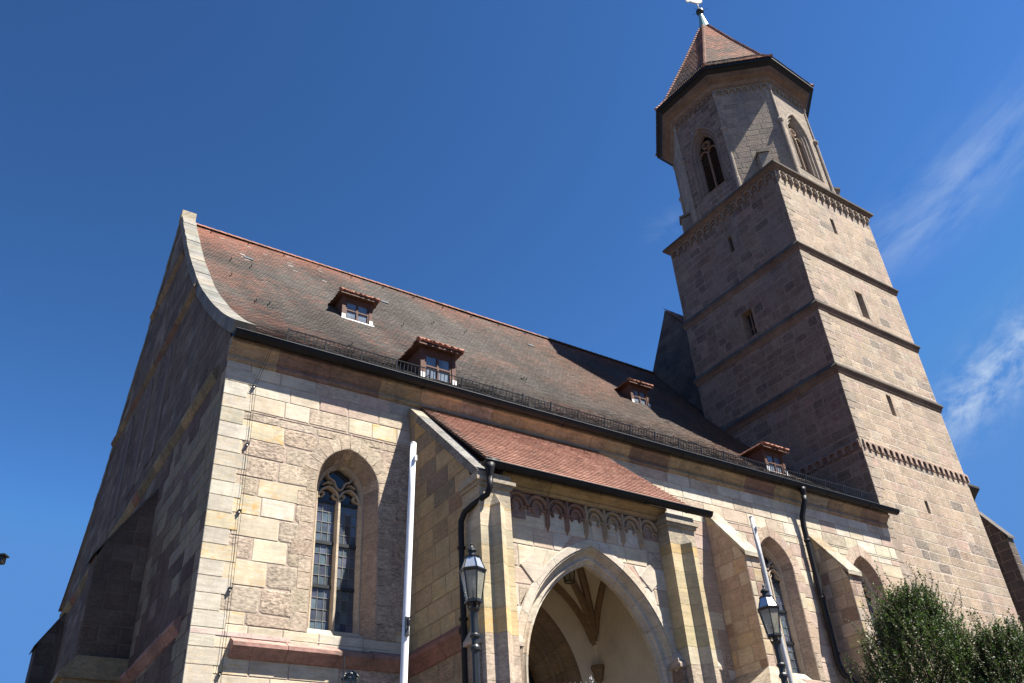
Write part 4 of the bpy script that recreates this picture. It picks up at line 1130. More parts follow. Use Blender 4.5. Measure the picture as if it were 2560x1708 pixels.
DOOR = Arch(8.9, 2.1, 6.9, 3.0, 0)
mb = MB(); nx, ny = 44, 26
for i in range(nx):
    for j in range(ny):
        xs = [IX0 + (IX1 - IX0) * (i + a) / nx for a in (0, 1)]; ys = [IY0 + (IY1 - IY0) * (j + a) / ny for a in (0, 1)]
        mb.quad(*[V((xs[a], ys[b_], vz(xs[a], ys[b_]))) for a, b_ in ((0, 0), (1, 0), (1, 1), (0, 1))], c=(0.5, 0.45, 0.3))
IN = Fr((0, -0.02, 0), (1, 0, 0), (0, -1, 0))
masonry(mb, IN, 0, 11.2, IX0, IX1, lambda s, z, rg: ((0.4, 0.4, 0.3), (0, 0, 0)), (30, 31), (50, 51), [DOOR.hole(0.0)]) if False else None
# north wall with the portal opening, east and west walls
dp = DOOR.pts(0.0, 14)
for (xa, za), (xb, zb) in zip(dp, dp[1:]):
    if abs(xb - xa) < 1e-6: continue
    mb.quad(IN.p(xa, za), IN.p(xb, zb), IN.p(xb, 11.3), IN.p(xa, 11.3))
mb.quad(IN.p(IX0, 0), IN.p(DOOR.cx - DOOR.w, 0), IN.p(DOOR.cx - DOOR.w, 11.3), IN.p(IX0, 11.3)); mb.quad(IN.p(DOOR.cx + DOOR.w, 0), IN.p(IX1, 0), IN.p(IX1, 11.3), IN.p(DOOR.cx + DOOR.w, 11.3))
mb.quad((IX1, IY1, 0), (IX1, IY0 - 0.1, 0), (IX1, IY0 - 0.1, 11.3), (IX1, IY1, 11.3)); mb.quad((IX0, IY1, 0), (IX0, IY0 - 0.1, 0), (IX0, IY0 - 0.1, 11.3), (IX0, IY1, 11.3))
# inner face of the front wall above the arch
ap = PA.pts(-0.05, 14)
FI = Fr((0, -PY + 0.42, 0), (1, 0, 0), (0, -1, 0))
for (xa, za), (xb, zb) in zip(ap, ap[1:]):
    if abs(xb - xa) < 1e-6: continue
    mb.quad(FI.p(xa, za), FI.p(xb, zb), FI.p(xb, 11.3), FI.p(xa, 11.3))
mb.quad(FI.p(6.2, 0), FI.p(ap[0][0], 0), FI.p(ap[0][0], 11.3), FI.p(6.2, 11.3)); mb.quad(FI.p(ap[-1][0], 0), FI.p(11.9, 0), FI.p(11.9, 11.3), FI.p(ap[-1][0], 11.3))
mb.build('porch_vault', 'plaster', porch, label='plastered vault and walls inside the porch')
mb = MB(); RC = (0.27, 0.185, 0.105)


def rib(p0, p1, r=0.115):
    path = []
    for i in range(25):
        f = i / 24; x = p0[0] + (p1[0] - p0[0]) * f; y = p0[1] + (p1[1] - p0[1]) * f; path.append(V((x, y, vz(x, y) - 0.05)))
    mb.tube(path, r, 6, c=RC, a=(0.3, 0.1, 0.2)); mb.tube([p - Z * r * 0.75 for p in path], r * 0.55, 6, c=RC, a=(0.3, 0.1, 0.2))


xm, ym = (IX0 + IX1) / 2, (IY0 + IY1) / 2
for cx, cy in ((IX0, IY0), (IX1, IY0), (IX1, IY1), (IX0, IY1)):
    sx, sy = (0.12 if cx < xm else -0.12), (0.12 if cy < ym else -0.12)
    rib((cx + sx, cy + sy), (xm, ym)); rib((cx + sx, cy + sy), (xm + (cx - xm) * 0.38, ym)); rib((cx + sx * 0.6, cy + sy), (cx + sx * 0.6, ym)); rib((cx + sx, cy + sy * 0.6), (xm, cy + sy * 0.6))
    mb.lathe((cx + sx, cy + sy, ZV - 0.42), [(0.03, 0), (0.12, 0.12), (0.15, 0.3), (0.21, 0.42), (0.21, 0.50)], 8, c=RC, a=(0.4, 0, 0))
mb.lathe((xm, ym, ZV + VH - 0.32), [(0.05, 0), (0.26, 0.06), (0.28, 0.22), (0.2, 0.3)], 12, c=RC, a=(0.3, 0, 0))
mb.build('vault_ribs', 'stone', porch)
mb = MB(); cs = [(0.24, 0.165, 0.095), (0.215, 0.15, 0.09), (0.26, 0.18, 0.10)]
sweep(mb, IN, DOOR, [(0.02, 0.02), (0.0, 0.03), (-0.10, 0.02), (-0.34, -0.16), (-0.38, -0.12), (-0.46, -0.14), (-0.50, -0.26), (-0.62, -0.30), (-0.66, -0.26), (-0.72, -0.28), (-0.78, -0.40), (-0.98, -0.52), (-1.02, -0.50), (-1.05, -0.56), (-1.05, -0.75)], 15, lambda k: cs[(k // 3) % 3], aux=(0.3, 0.1, 0), joints=True)
mb.build('portal_arch', 'stone', porch)
mb = MB(); di = Arch(8.9, 1.05, 6.9, DOOR.apex(-1.05) - 6.9, 0); pp = di.pts(0, 10)
for k in range(10):
    xa, xb = 7.85 + 0.21 * k, 7.85 + 0.21 * (k + 1)
    zz = lambda x: 6.9 + math.sqrt(max(0, di.r ** 2 - (abs(x - di.cx) + di.r - di.w) ** 2))
    mb.quad(IN.p(xa + 0.004, 0, -0.72 - 0.006 * (k % 2)), IN.p(xb - 0.004, 0, -0.72 - 0.006 * (k % 2)), IN.p(xb - 0.004, zz(xb), -0.72 - 0.006 * (k % 2)), IN.p(xa + 0.004, zz(xa), -0.72 - 0.006 * (k % 2)))
mb.quad(IN.p(7.8, 0, -0.74), IN.p(10.0, 0, -0.74), IN.p(10.0, 10.2, -0.74), IN.p(7.8, 10.2, -0.74))
mb.build('church_door', 'dark', porch)

# ------------------------------------------------------------------ tower
TA = math.radians(-1.038); TU = V((math.cos(TA), -math.sin(TA), 0)); TV = V((math.sin(TA), math.cos(TA), 0))
TW, TD = 8.29, 8.50; TO = V((28.253, 0.06, 0)); TZ = 36.3
TS = Fr(TO, TU, -TV); TWF = Fr(TO, TV, -TU); TEF = Fr(TO + TU * TW, TV, TU); TNF = Fr(TO + TV * TD, TU, TV)
TC = TO + TU * TW / 2 + TV * TD / 2


def tower_plan(e): return [(p.x, p.y) for p in (TO - TU * e - TV * e, TO + TU * (TW + e) - TV * e, TO + TU * (TW + e) + TV * (TD + e), TO - TU * e + TV * (TD + e))]


S_SL = [(4.19, 0.30, 33.35, 34.45, 'narrow slit window under the belfry'), (4.28, 0.62, 27.55, 29.25, 'widest slit window of the sunny tower face'), (3.70, 0.34, 21.5, 22.65, 'slit window low on the sunny tower face'), (3.80, 0.22, 16.45, 17.05, 'smallest slit window of the tower')]
W_SL = [(4.00, 0.28, 33.2, 34.3, 'narrow slit window on the shaded tower face'), (4.16, 0.72, 27.45, 29.1, 'mullioned window on the shaded tower face')]
mb = MB()
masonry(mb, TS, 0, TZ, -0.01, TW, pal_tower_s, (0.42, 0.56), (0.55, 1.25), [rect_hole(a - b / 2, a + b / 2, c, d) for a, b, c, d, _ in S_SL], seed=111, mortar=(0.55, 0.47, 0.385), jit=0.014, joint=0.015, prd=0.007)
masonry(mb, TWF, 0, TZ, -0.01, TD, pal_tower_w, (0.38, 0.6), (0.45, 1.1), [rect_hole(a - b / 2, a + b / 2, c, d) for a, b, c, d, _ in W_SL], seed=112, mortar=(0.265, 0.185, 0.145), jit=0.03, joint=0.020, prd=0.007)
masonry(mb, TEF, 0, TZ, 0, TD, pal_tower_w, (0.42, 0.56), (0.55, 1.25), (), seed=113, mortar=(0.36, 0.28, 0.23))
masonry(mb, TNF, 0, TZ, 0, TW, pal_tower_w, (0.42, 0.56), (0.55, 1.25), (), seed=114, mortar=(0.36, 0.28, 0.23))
mb.poly([V((x, y, TZ + 0.3)) for x, y in tower_plan(0)], c=(0.3, 0.26, 0.22))
# thin pale corner stones with the conductor groove
z = 8.0; rg = random.Random(115)
while z < TZ - 0.5:
    h = rg.uniform(0.42, 0.55); wq = rg.choice([0.45, 0.75]); c = vary(rg, (0.40, 0.325, 0.25), 0.1)
    e0, e1 = rg.uniform(-0.03, 0.012), rg.uniform(-0.03, 0.012)
    block(mb, TS, [(e0, z + 0.012), (wq, z + 0.008), (wq, z + h - 0.008), (e1, z + h - 0.012)], 0.022, 0.012, c, (0.6, 0, rg.random())); z += h
tower = mb.build('tower', 'tower', church, label='square tower shaft of brownish sandstone')
for fr, lst in ((TS, S_SL), (TWF, W_SL)):
    for a, b_, z0, z1, lab in lst:
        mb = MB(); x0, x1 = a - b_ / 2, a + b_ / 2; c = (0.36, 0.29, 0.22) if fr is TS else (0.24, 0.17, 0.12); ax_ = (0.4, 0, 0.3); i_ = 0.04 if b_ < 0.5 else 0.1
        o = [(x0, z0), (x1, z0), (x1, z1), (x0, z1)]; q = [(x0 + i_, z0 + 0.1), (x1 - i_, z0 + 0.1), (x1 - i_, z1 - 0.03), (x0 + i_, z1 - 0.03)]
        for k in range(4):
            j = (k + 1) % 4; mb.quad(fr.p(*o[k], 0.008), fr.p(*o[j], 0.008), fr.p(*q[j], -0.4), fr.p(*q[k], -0.4), c=c, a=ax_)
        if b_ > 0.5:
            for xa, wd in ((x0 - 0.2, 0.2), (x1, 0.2)): mb.box(fr.p(xa, z0 - 0.02, 0), fr.u * wd, Z * (z1 - z0 + 0.04), fr.n * 0.013, c=c, a=ax_)
        mb.quad(*[fr.p(x, z, -0.41) for x, z in q], c=(0.02, 0.022, 0.03), m=1)
        if b_ > 0.5:
            mb.box(fr.p(a - 0.035, z0 + 0.1, -0.38), fr.u * 0.07, Z * (z1 - z0 - 0.12), fr.n * 0.1, c=(0.20, 0.12, 0.08)); mb.box(fr.p(x0 + i_, (z0 + z1) / 2 - 0.2, -0.385), fr.u * (b_ - 2 * i_), Z * 0.06, fr.n * 0.06, c=(0.20, 0.12, 0.08))
        mb.build('slit_window', ['tower', 'glass'], tower, label=lab)
for z, e, h in ((30.89, 0.17, 0.42), (27.02, 0.17, 0.42), (23.28, 0.17, 0.42)):
    mb = MB(); cs = [(0.20, 0.13, 0.09), (0.18, 0.115, 0.082), (0.14, 0.098, 0.075), (0.085, 0.07, 0.058), (0.085, 0.075, 0.062)]
    poly_ring(mb, tower_plan, [(0.0, z - h), (e * 0.35, z - h * 0.85), (e * 0.55, z - h * 0.5), (e, z - h * 0.28), (e, z - h * 0.1), (0.0, z + 0.22)], cols=cs, aux=(0.5, 0, z)); mb.build('string_course', 'trim', tower)
# little arched frieze
for fr, s0, n in ((TS, 0.16, 19), (TWF, 0.0, 19)):
    mb = MB(); bw = 0.432; zt = 19.28
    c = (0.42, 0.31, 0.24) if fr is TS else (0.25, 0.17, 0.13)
    for k in range(n):
        x = s0 + bw * k; h = bw / 2; zc = zt - 0.2
        a_ = arc(x + h, zc, h * 0.62, 180, 0, 8)
        L = [(x, zt), (x, zc - 0.16), (x + h * 0.20, zc - 0.22), (x + h * 0.38, zc - 0.16)] + a_ + [(x + bw - h * 0.38, zc - 0.16), (x + bw - h * 0.20, zc - 0.22), (x + bw, zc - 0.16), (x + bw, zt)]
        # solid spandrel plate around an arched recess
        pts_o = [fr.p(px, pz, 0.11) for px, pz in L]; m_ = len(pts_o)
        for q in range(len(a_) - 1):
            mb.quad(fr.p(a_[q][0], a_[q][1], 0.11), fr.p(a_[q + 1][0], a_[q + 1][1], 0.11), fr.p(a_[q + 1][0], zt, 0.11), fr.p(a_[q][0], zt, 0.11), c=c, a=(0.4, 0, 0))
            mb.quad(fr.p(a_[q][0], a_[q][1], 0.11), fr.p(a_[q][0], a_[q][1], 0.0), fr.p(a_[q + 1][0], a_[q + 1][1], 0.0), fr.p(a_[q + 1][0], a_[q + 1][1], 0.11), c=(0.22, 0.12, 0.09), a=(0.4, 0, 0))
        for xa, xb in ((x, x + h * 0.38), (x + bw - h * 0.38, x + bw)): mb.box(fr.p(xa, zc - 0.18, 0.0), fr.u * (xb - xa), Z * (zt - zc + 0.18), fr.n * 0.108, c=c, a=(0.4, 0, 0))
        mb.quad(fr.p(x + h * 0.38, zc - 0.2, 0.027), fr.p(x + bw - h * 0.38, zc - 0.2, 0.027), fr.p(x + bw - h * 0.38, zt - 0.02, 0.027), fr.p(x + h * 0.38, zt - 0.02, 0.027), c=(0.20, 0.12, 0.095), a=(0.5, 0, 0))
    mb.quad(fr.p(s0, zt, 0.11), fr.p(s0 + bw * n, zt, 0.11), fr.p(s0 + bw * n, zt + 0.12, 0.0), fr.p(s0, zt + 0.12, 0.0), c=c, a=(0.4, 0, 0))
    mb.build('arched_frieze', 'trim', tower)


def tracery_frieze(name, fr, s0, s1, zt, bw, h, d, c, parent, mat='trim'):
    mb = MB(); n = round((s1 - s0) / bw); bw = (s1 - s0) / n
    for k in range(n):
        x = s0 + bw * k; m_ = x + bw / 2
        ribbon(mb, fr, arc(m_, zt - h * 0.55, bw * 0.46, 180, 0, 7), bw * 0.20, 0.0, d, c)
        ribbon(mb, fr, [(x, zt - h * 0.5), (x, zt - h)], bw * 0.26, 0.0, d * 1.05, c)
        ribbon(mb, fr, [(m_ - bw * 0.30, zt - h * 0.62), (m_ - bw * 0.12, zt - h * 0.62)], bw * 0.14, 0.0, d * 0.8, c); ribbon(mb, fr, [(m_ + bw * 0.12, zt - h * 0.62), (m_ + bw * 0.30, zt - h * 0.62)], bw * 0.14, 0.0, d * 0.8, c)
        ribbon(mb, fr, [(x, zt), (m_, zt - h * 0.2)], bw * 0.12, 0.0, d * 0.7, c); ribbon(mb, fr, [(m_, zt - h * 0.2), (x + bw, zt)], bw * 0.12, 0.0, d * 0.7, c)
    mb.build(name, mat, parent)


tracery_frieze('tracery_frieze', TS, 0.15, TW - 0.1, 36.35, 0.55, 0.70, 0.17, (0.38, 0.31, 0.24), tower)
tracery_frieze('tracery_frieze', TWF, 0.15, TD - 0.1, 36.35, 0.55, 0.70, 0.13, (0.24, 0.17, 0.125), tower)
mb = MB(); cs = [(0.20, 0.14, 0.095), (0.18, 0.125, 0.09), (0.13, 0.095, 0.075), (0.08, 0.07, 0.06), (0.10, 0.09, 0.075)]
poly_ring(mb, tower_plan, [(0.02, 36.2), (0.10, 36.32), (0.24, 36.45), (0.32, 36.5), (0.32, 36.64), (-0.7, 37.25)], cols=cs, aux=(0.5, 0, 0)); mb.build('cornice', 'trim', tower)

# belfry octagon
OC = TC + V((-0.12, 0.06, 0)); AP = 4.12; OZ0, OZ1 = 36.7, 45.5


def oct_plan(ap, e=0.0):
    r = (ap + e) / math.cos(PI / 8); L = []
    for k in range(8):
        th = math.radians(-64.7 - 45 * k); p = OC + TU * (r * math.cos(th)) + TV * (r * math.sin(th)); L.append((p.x, p.y))
    return L


FW = 2 * AP * math.tan(PI / 8)
octf = []
pl = oct_plan(AP)
for k in range(8):
    a, b_ = V((*pl[(k + 1) % 8], 0)), V((*pl[k], 0))
    if k == 7: a, b_ = V((*pl[0], 0)), V((*pl[7], 0))
    mid = (a + b_) / 2; n = (mid - V((OC.x, OC.y, 0))).normalized(); u = V((-n.y, n.x, 0))
    octf.append(Fr(mid - u * FW / 2, u, n))
# face 0 is S? find by normal
face_of = lambda v: max(octf, key=lambda f: f.n.dot(v))
FS, FWW, FSW = face_of(-TV), face_of(-TU), face_of((-TU - TV).normalized())
BA = Arch(FW / 2, 1.08, 41.45, 1.95, 38.15)
mb = MB(); pal_bel = pal_list([(4, (0.36, 0.29, 0.222), 0.7, 0), (3, (0.325, 0.265, 0.205), 0.8, 0), (2, (0.39, 0.31, 0.23), 0.6, 0), (1, (0.285, 0.24, 0.19), 0.8, 0)], 0.09)
for k, f in enumerate(octf):
    hs = [BA.hole(0.0)] if f in (FS, FWW) or abs(f.n.dot(TU)) > 0.95 or abs(f.n.dot(TV)) > 0.95 else []
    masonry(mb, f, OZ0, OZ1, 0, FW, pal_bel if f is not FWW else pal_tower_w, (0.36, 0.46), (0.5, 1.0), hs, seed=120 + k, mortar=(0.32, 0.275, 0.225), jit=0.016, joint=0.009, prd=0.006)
belfry = mb.build('belfry', 'tower', church, label='octagonal belfry storey on top of the tower')
for f, lab in ((FS, 'sunlit belfry window with tracery'), (FWW, 'shaded belfry window with louvres'), (face_of(TU), None), (face_of(TV), None)):
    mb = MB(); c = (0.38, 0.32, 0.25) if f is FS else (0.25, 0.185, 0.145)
    sweep(mb, f, BA, [(0.08, 0.01), (0.02, 0.05), (-0.04, 0.03), (-0.10, -0.12), (-0.17, -0.08), (-0.22, -0.10), (-0.28, -0.26), (-0.34, -0.20), (-0.38, -0.22), (-0.42, -0.36), (-0.42, -0.48)], 10, lambda k: c, aux=(0.4, 0, 0))
    mb.quad(f.p(BA.cx - BA.w, BA.z0 - 0.02, 0.03), f.p(BA.cx + BA.w, BA.z0 - 0.02, 0.03), f.p(BA.cx + BA.w, BA.z0 + 0.25, -0.4), f.p(BA.cx - BA.w, BA.z0 + 0.25, -0.4), c=c, a=(0.5, 0, 0))
    wv = mb.build('belfry_window', 'tower', belfry, label=lab)
    t = MB(); gw = BA.w - 0.42; zs2 = 41.3; lw = gw / 2
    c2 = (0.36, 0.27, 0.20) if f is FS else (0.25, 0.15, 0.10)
    ribbon(t, f, [(BA.cx, BA.z0 + 0.1), (BA.cx, zs2)], 0.12, -0.42, -0.28, c2)
    for sd in (-1, 1):
        lx = BA.cx + sd * lw; r = lw * 1.2; L = [(lx - lw + r - r * math.cos(a), zs2 + r * math.sin(a)) for a in [math.acos((r - lw) / r) * i / 6 for i in range(7)]]
        ribbon(t, f, L + [(2 * lx - x, z) for x, z in L[-2::-1]], 0.09, -0.42, -0.30, c2)
    ribbon(t, f, arc(BA.cx, zs2 + 0.78, 0.27, 0, 360, 16)[:-1], 0.09, -0.42, -0.30, c2, closed=True)
    for q in range(4): ribbon(t, f, [(BA.cx + 0.24 * math.cos(q * PI / 2 + PI / 4), zs2 + 0.78 + 0.24 * math.sin(q * PI / 2 + PI / 4)), (BA.cx + 0.1 * math.cos(q * PI / 2 + PI / 4), zs2 + 0.78 + 0.1 * math.sin(q * PI / 2 + PI / 4))], 0.06, -0.42, -0.31, c2)
    # louvre boards and dark backing belong to the same opening
    zz = BA.z0 + 0.2
    while zz < 42.3:
        hw_ = min(gw, BA.hw(zz + 0.1, -0.42)); t.box(f.p(BA.cx - hw_, zz, -0.62), f.u * 2 * hw_, f.n * 0.2 - Z * 0.12, Z * 0.025, c=(0.10, 0.065, 0.045)); zz += 0.17
    t.poly([f.p(x, z, -0.66) for x, z in Arch(BA.cx, gw, BA.zs, BA.apex(-0.42) - BA.zs, BA.z0 + 0.1).pts(0, 8)], c=(0.012, 0.01, 0.01))
    t.build('tracery', 'tower', wv)
# corner shafts with knobs
mb = MB()
for x, y in oct_plan(AP, 0.02):
    mb.lathe((x, y, 0), [(0.16, OZ0), (0.15, 37.6), (0.125, 37.7), (0.125, 41.6), (0.17, 41.68), (0.2, 41.78), (0.2, 41.88), (0.12, 42.0), (0.075, 42.1), (0.07, 44.6), (0.13, 44.75), (0.10, 44.95)], 10, c=(0.33, 0.27, 0.215), a=(0.5, 0, 0.2))
mb.build('corner_shafts', 'tower', belfry)
for f in octf:
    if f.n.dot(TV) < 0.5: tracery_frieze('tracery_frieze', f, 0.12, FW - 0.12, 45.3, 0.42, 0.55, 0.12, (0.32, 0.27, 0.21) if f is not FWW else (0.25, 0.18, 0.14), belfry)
mb = MB(); cs = [(0.22, 0.145, 0.095), (0.24, 0.16, 0.105), (0.19, 0.125, 0.085), (0.15, 0.10, 0.07)]
poly_ring(mb, lambda e: oct_plan(AP, e), [(0.0, 45.3), (0.12, 45.42), (0.20, 45.62), (0.48, 45.82), (0.66, 46.06)], cols=cs, aux=(0.4, 0, 0)); mb.build('cornice', 'trim', belfry)
mb = MB(); poly_ring(mb, lambda e: oct_plan(AP, e), [(0.62, 46.06), (0.84, 46.27), (0.98, 46.30), (0.98, 46.50), (0.80, 46.52)]); mb.build('eaves_gutter', 'metal', belfry)
for p in (TO + TU * 0.55 + TV * 0.55, TO + TU * (TW - 0.55) + TV * 0.55, TO + TU * 0.55 + TV * (TD - 0.55)):
    mb = MB(); sg = (V((OC.x, OC.y, 0)) - V((p.x, p.y, 0))).normalized(); tg = V((-sg.y, sg.x, 0)); b0 = V((p.x, p.y, 0)) - tg * 0.28 + sg * 0.30
    mb.prism([b0 + Z * 36.6, b0 + sg * 1.1 + Z * 36.6, b0 + sg * 1.1 + Z * 39.05, b0 + Z * 38.7], tg * 0.56, c=(0.35, 0.30, 0.24), a=(0.6, 0, 0))
    mb.prism([b0 - tg * 0.08 - sg * 0.1 + Z * 38.7, b0 - tg * 0.08 + sg * 1.1 + Z * 39.1, b0 - tg * 0.08 + sg * 1.1 + Z * 39.25, b0 - tg * 0.08 - sg * 0.1 + Z * 38.86], tg * 0.72, c=(0.28, 0.25, 0.19), a=(0.6, 0, 0))
    mb.build('weathering_stone', 'tower', belfry)
# spire
SP = [(5.12, 46.50), (4.76, 46.95), (4.32, 47.62), (2.36, 51.9), (0.36, 56.5)]   # (apothem, z)
mb = MB()
for (a0, z0), (a1, z1) in zip(SP, SP[1:]):
    A, B = oct_plan(a0), oct_plan(a1)
    for k in range(8):
        j = (k + 1) % 8; mb.quad(V((*A[k], z0 - 0.03)), V((*A[j], z0 - 0.03)), V((*B[j], z1 - 0.03)), V((*B[k], z1 - 0.03)), c=(0.14, 0.07, 0.05))
spf, SPL = prof_fn([(-a, z) for a, z in SP])
T8 = math.tan(PI / 8)


def spire_col(dark):
    def f(s, v, rg):
        n = noise.fractal(V((s * 0.5 + dark * 9, v * 0.5, 1)), 1, 2, 3); q = v / SPL
        k = min(1, max(0, 1.0 - q * 0.3 + n * 1.1 if q < 0.5 else 0.55 + n * 0.9 - (q - 0.5)))
        return tuple(V((0.35, 0.14, 0.082)).lerp(V((0.11, 0.085, 0.065)), min(1, max(0, k * 0.85 + rg.uniform(-0.2, 0.2)))) * rg.uniform(0.85, 1.15))
    return f


for q, f in enumerate(octf):
    if f.n.dot(TV) > 0.8: continue
    n0, u0 = f.n, f.u; c0 = V((OC.x, OC.y, 0))

    def P(s, v, n0=n0, u0=u0, c0=c0):
        ma, z, tm, tz = spf(v); t = V((-n0.x * tm, -n0.y * tm, tz)); n = V((n0.x * tz, n0.y * tz, tm)); return c0 + n0 * (-ma) + u0 * s + Z * z, t, n
    tile_row_field(mb, P, SPL - 0.1, lambda v: spf(v)[0] * T8, lambda v: -spf(v)[0] * T8, 0.24, 0.225, spire_col(q), 130 + q, th=0.03, jit=0.01)
spire = mb.build('spire', 'tile', church, label='steep octagonal tiled spire roof')
mb = MB(); rg = random.Random(140)
for k in range(8):
    if k in (4, 5) and False: continue
    for (a0, z0), (a1, z1) in zip(SP, SP[1:]):
        A, B = V((*oct_plan(a0)[k], z0)), V((*oct_plan(a1)[k], z1)); n = max(1, round((B - A).length / 0.30))
        for i in range(n):
            p0, p1 = A.lerp(B, i / n), A.lerp(B, (i + 1.1) / n); mb.tube([p0 + Z * 0.04, p1 + Z * 0.03], [0.13, 0.095], 6, c=tuple(V((0.30, 0.16, 0.115)) * rg.uniform(0.7, 1.15)))
mb.build('hip_tiles', 'tile', spire)
mb = MB()
for f in octf:
    if f.n.dot(TV) > 0.5: continue
    c0 = V((OC.x, OC.y, 0)) + f.n * 4.5; hl = 4.5 * T8 - 0.1; z0 = 47.25; s = -hl
    while s < hl: mb.box(c0 + f.u * s + Z * (z0 + 0.03), f.u * 0.022, f.n * 0.022, Z * 0.3); s += 0.14
    for h in (0.06, 0.31): mb.box(c0 - f.u * hl + Z * (z0 + h), f.u * 2 * hl, f.n * 0.03, Z * 0.025)
mb.build('snow_guard', 'iron', spire)
mb = MB(); mb.lathe((OC.x, OC.y, 0), [(0.50, 56.25), (0.44, 56.42), (0.14, 58.25), (0.10, 58.4)], 12); mb.build('spire_cap', 'copper', spire)
mb = MB(); mb.lathe((OC.x, OC.y, 58.62), [(0.30 * math.cos(a), 0.30 * math.sin(a)) for a in [-PI / 2 + 0.15 + (PI - 0.3) * i / 10 for i in range(11)]], 16)
for k in range(6):
    a = k * PI / 3; mb.tube([V((OC.x, OC.y, 58.62)) + V((math.cos(a), math.sin(a), 0)) * 0.28, V((OC.x, OC.y, 58.62)) + V((math.cos(a), math.sin(a), 0.1)) * 0.62], 0.014, 4)
mb.build('spire_ball', 'iron', spire, smooth=False)
mb = MB(); mb.tube([(OC.x, OC.y, 58.9), (OC.x, OC.y, 59.75)], 0.04, 6); mb.lathe((OC.x, OC.y, 59.2), [(0.04, 0), (0.09, 0.04), (0.04, 0.1)], 8)
# cockerel, plate of real thickness, facing right in the photograph
ck = [(0.55, 0.30), (0.44, 0.12), (0.18, 0.0), (-0.1, 0.04), (-0.45, 0.22), (-0.75, 0.42), (-0.95, 0.30), (-1.12, 0.42), (-1.20, 0.75), (-1.08, 1.05), (-0.82, 1.18), (-0.62, 1.0), (-0.55, 0.75), (-0.25, 0.62), (0.12, 0.72), (0.28, 1.05), (0.30, 1.28), (0.22, 1.40), (0.36, 1.42), (0.46, 1.50), (0.55, 1.38), (0.62, 1.26), (0.80, 1.20), (0.64, 1.12), (0.66, 0.98), (0.54, 0.92), (0.56, 0.60)]
cu = V((0.84, -0.54, 0)); cn = V((0.54, 0.84, 0)); ob = V((OC.x, OC.y, 59.62))
mb.prism([ob + cu * x * 0.72 + Z * z * 0.72 - cn * 0.05 for x, z in ck], cn * 0.10, c=(0.6, 0.6, 0.5))
mb.build('weathercock', 'gold', spire, label='pale metal weathercock on the spire tip')

# chancel behind the tower
mb = MB()
CG = Fr((28.85, 0, 0), (0, 1, 0), (-1, 0, 0)); GA_ = (10.6, 33.5)
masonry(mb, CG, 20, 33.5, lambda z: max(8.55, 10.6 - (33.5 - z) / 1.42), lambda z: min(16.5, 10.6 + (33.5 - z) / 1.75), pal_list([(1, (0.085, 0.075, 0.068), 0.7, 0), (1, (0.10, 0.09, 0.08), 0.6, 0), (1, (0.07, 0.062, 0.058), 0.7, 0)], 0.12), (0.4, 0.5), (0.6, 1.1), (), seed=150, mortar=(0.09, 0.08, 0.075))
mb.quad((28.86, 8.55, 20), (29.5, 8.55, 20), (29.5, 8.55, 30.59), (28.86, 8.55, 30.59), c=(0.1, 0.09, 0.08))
cg = mb.build('chancel_gable', 'gable', church, label='dark pointed gable between the nave roof and the tower')
mb = MB()
A, T = V((28.7, 8.2, 30.09)), V((28.7, 10.6, 33.5)); t = (T - A).normalized(); n = V((0, -t.z, t.y))
tile_row_field(mb, lambda s, v: (A + V((s, 0, 0)) + t * v + n * 0.05, t, n), (T - A).length - 0.05, lambda v: 0, lambda v: 10.6, 0.25, 0.225, lambda s, v, rg: tuple(V((0.42, 0.24, 0.17)) * rg.uniform(0.75, 1.2)), 151, th=0.03)
mb.quad((28.86, 8.2, 30.09), (39.5, 8.2, 30.09), (39.5, 10.6, 33.5), (28.86, 10.6, 33.5), c=(0.2, 0.1, 0.07)); mb.quad((28.86, 16.4, 23.35), (39.5, 16.4, 23.35), (39.5, 10.6, 33.5), (28.86, 10.6, 33.5), c=(0.2, 0.1, 0.07))
mb.build('chancel_roof', 'tile', cg)
mb = MB()
CS = Fr((0, 1.95, 0), (1, 0, 0), (0, -1, 0))
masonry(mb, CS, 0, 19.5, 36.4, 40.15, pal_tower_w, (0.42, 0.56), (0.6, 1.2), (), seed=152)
mb.quad((40.15, 1.95, 0), (43.5, 6.5, 0), (43.5, 6.5, 19.6), (40.15, 1.95, 19.6), c=ROUGH, a=(0.5, 0, 0))
ch = mb.build('chancel_wall', 'tower', church, label='shaded end of the chancel behind the tower')
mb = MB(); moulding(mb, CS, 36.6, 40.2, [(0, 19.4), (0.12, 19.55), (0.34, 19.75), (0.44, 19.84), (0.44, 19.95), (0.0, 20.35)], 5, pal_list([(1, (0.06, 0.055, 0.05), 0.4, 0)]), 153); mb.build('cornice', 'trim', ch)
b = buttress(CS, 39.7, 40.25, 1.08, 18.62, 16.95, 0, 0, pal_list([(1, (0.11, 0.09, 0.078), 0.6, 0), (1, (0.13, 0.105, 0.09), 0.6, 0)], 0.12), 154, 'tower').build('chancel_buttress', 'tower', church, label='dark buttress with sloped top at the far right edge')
mb = MB(); slope_cap(mb, CS, 39.7, 40.25, 1.08, 18.62, 16.95, pal_cap_dark, 155, 0.05, 0.12); mb.build('coping', 'trim', b)


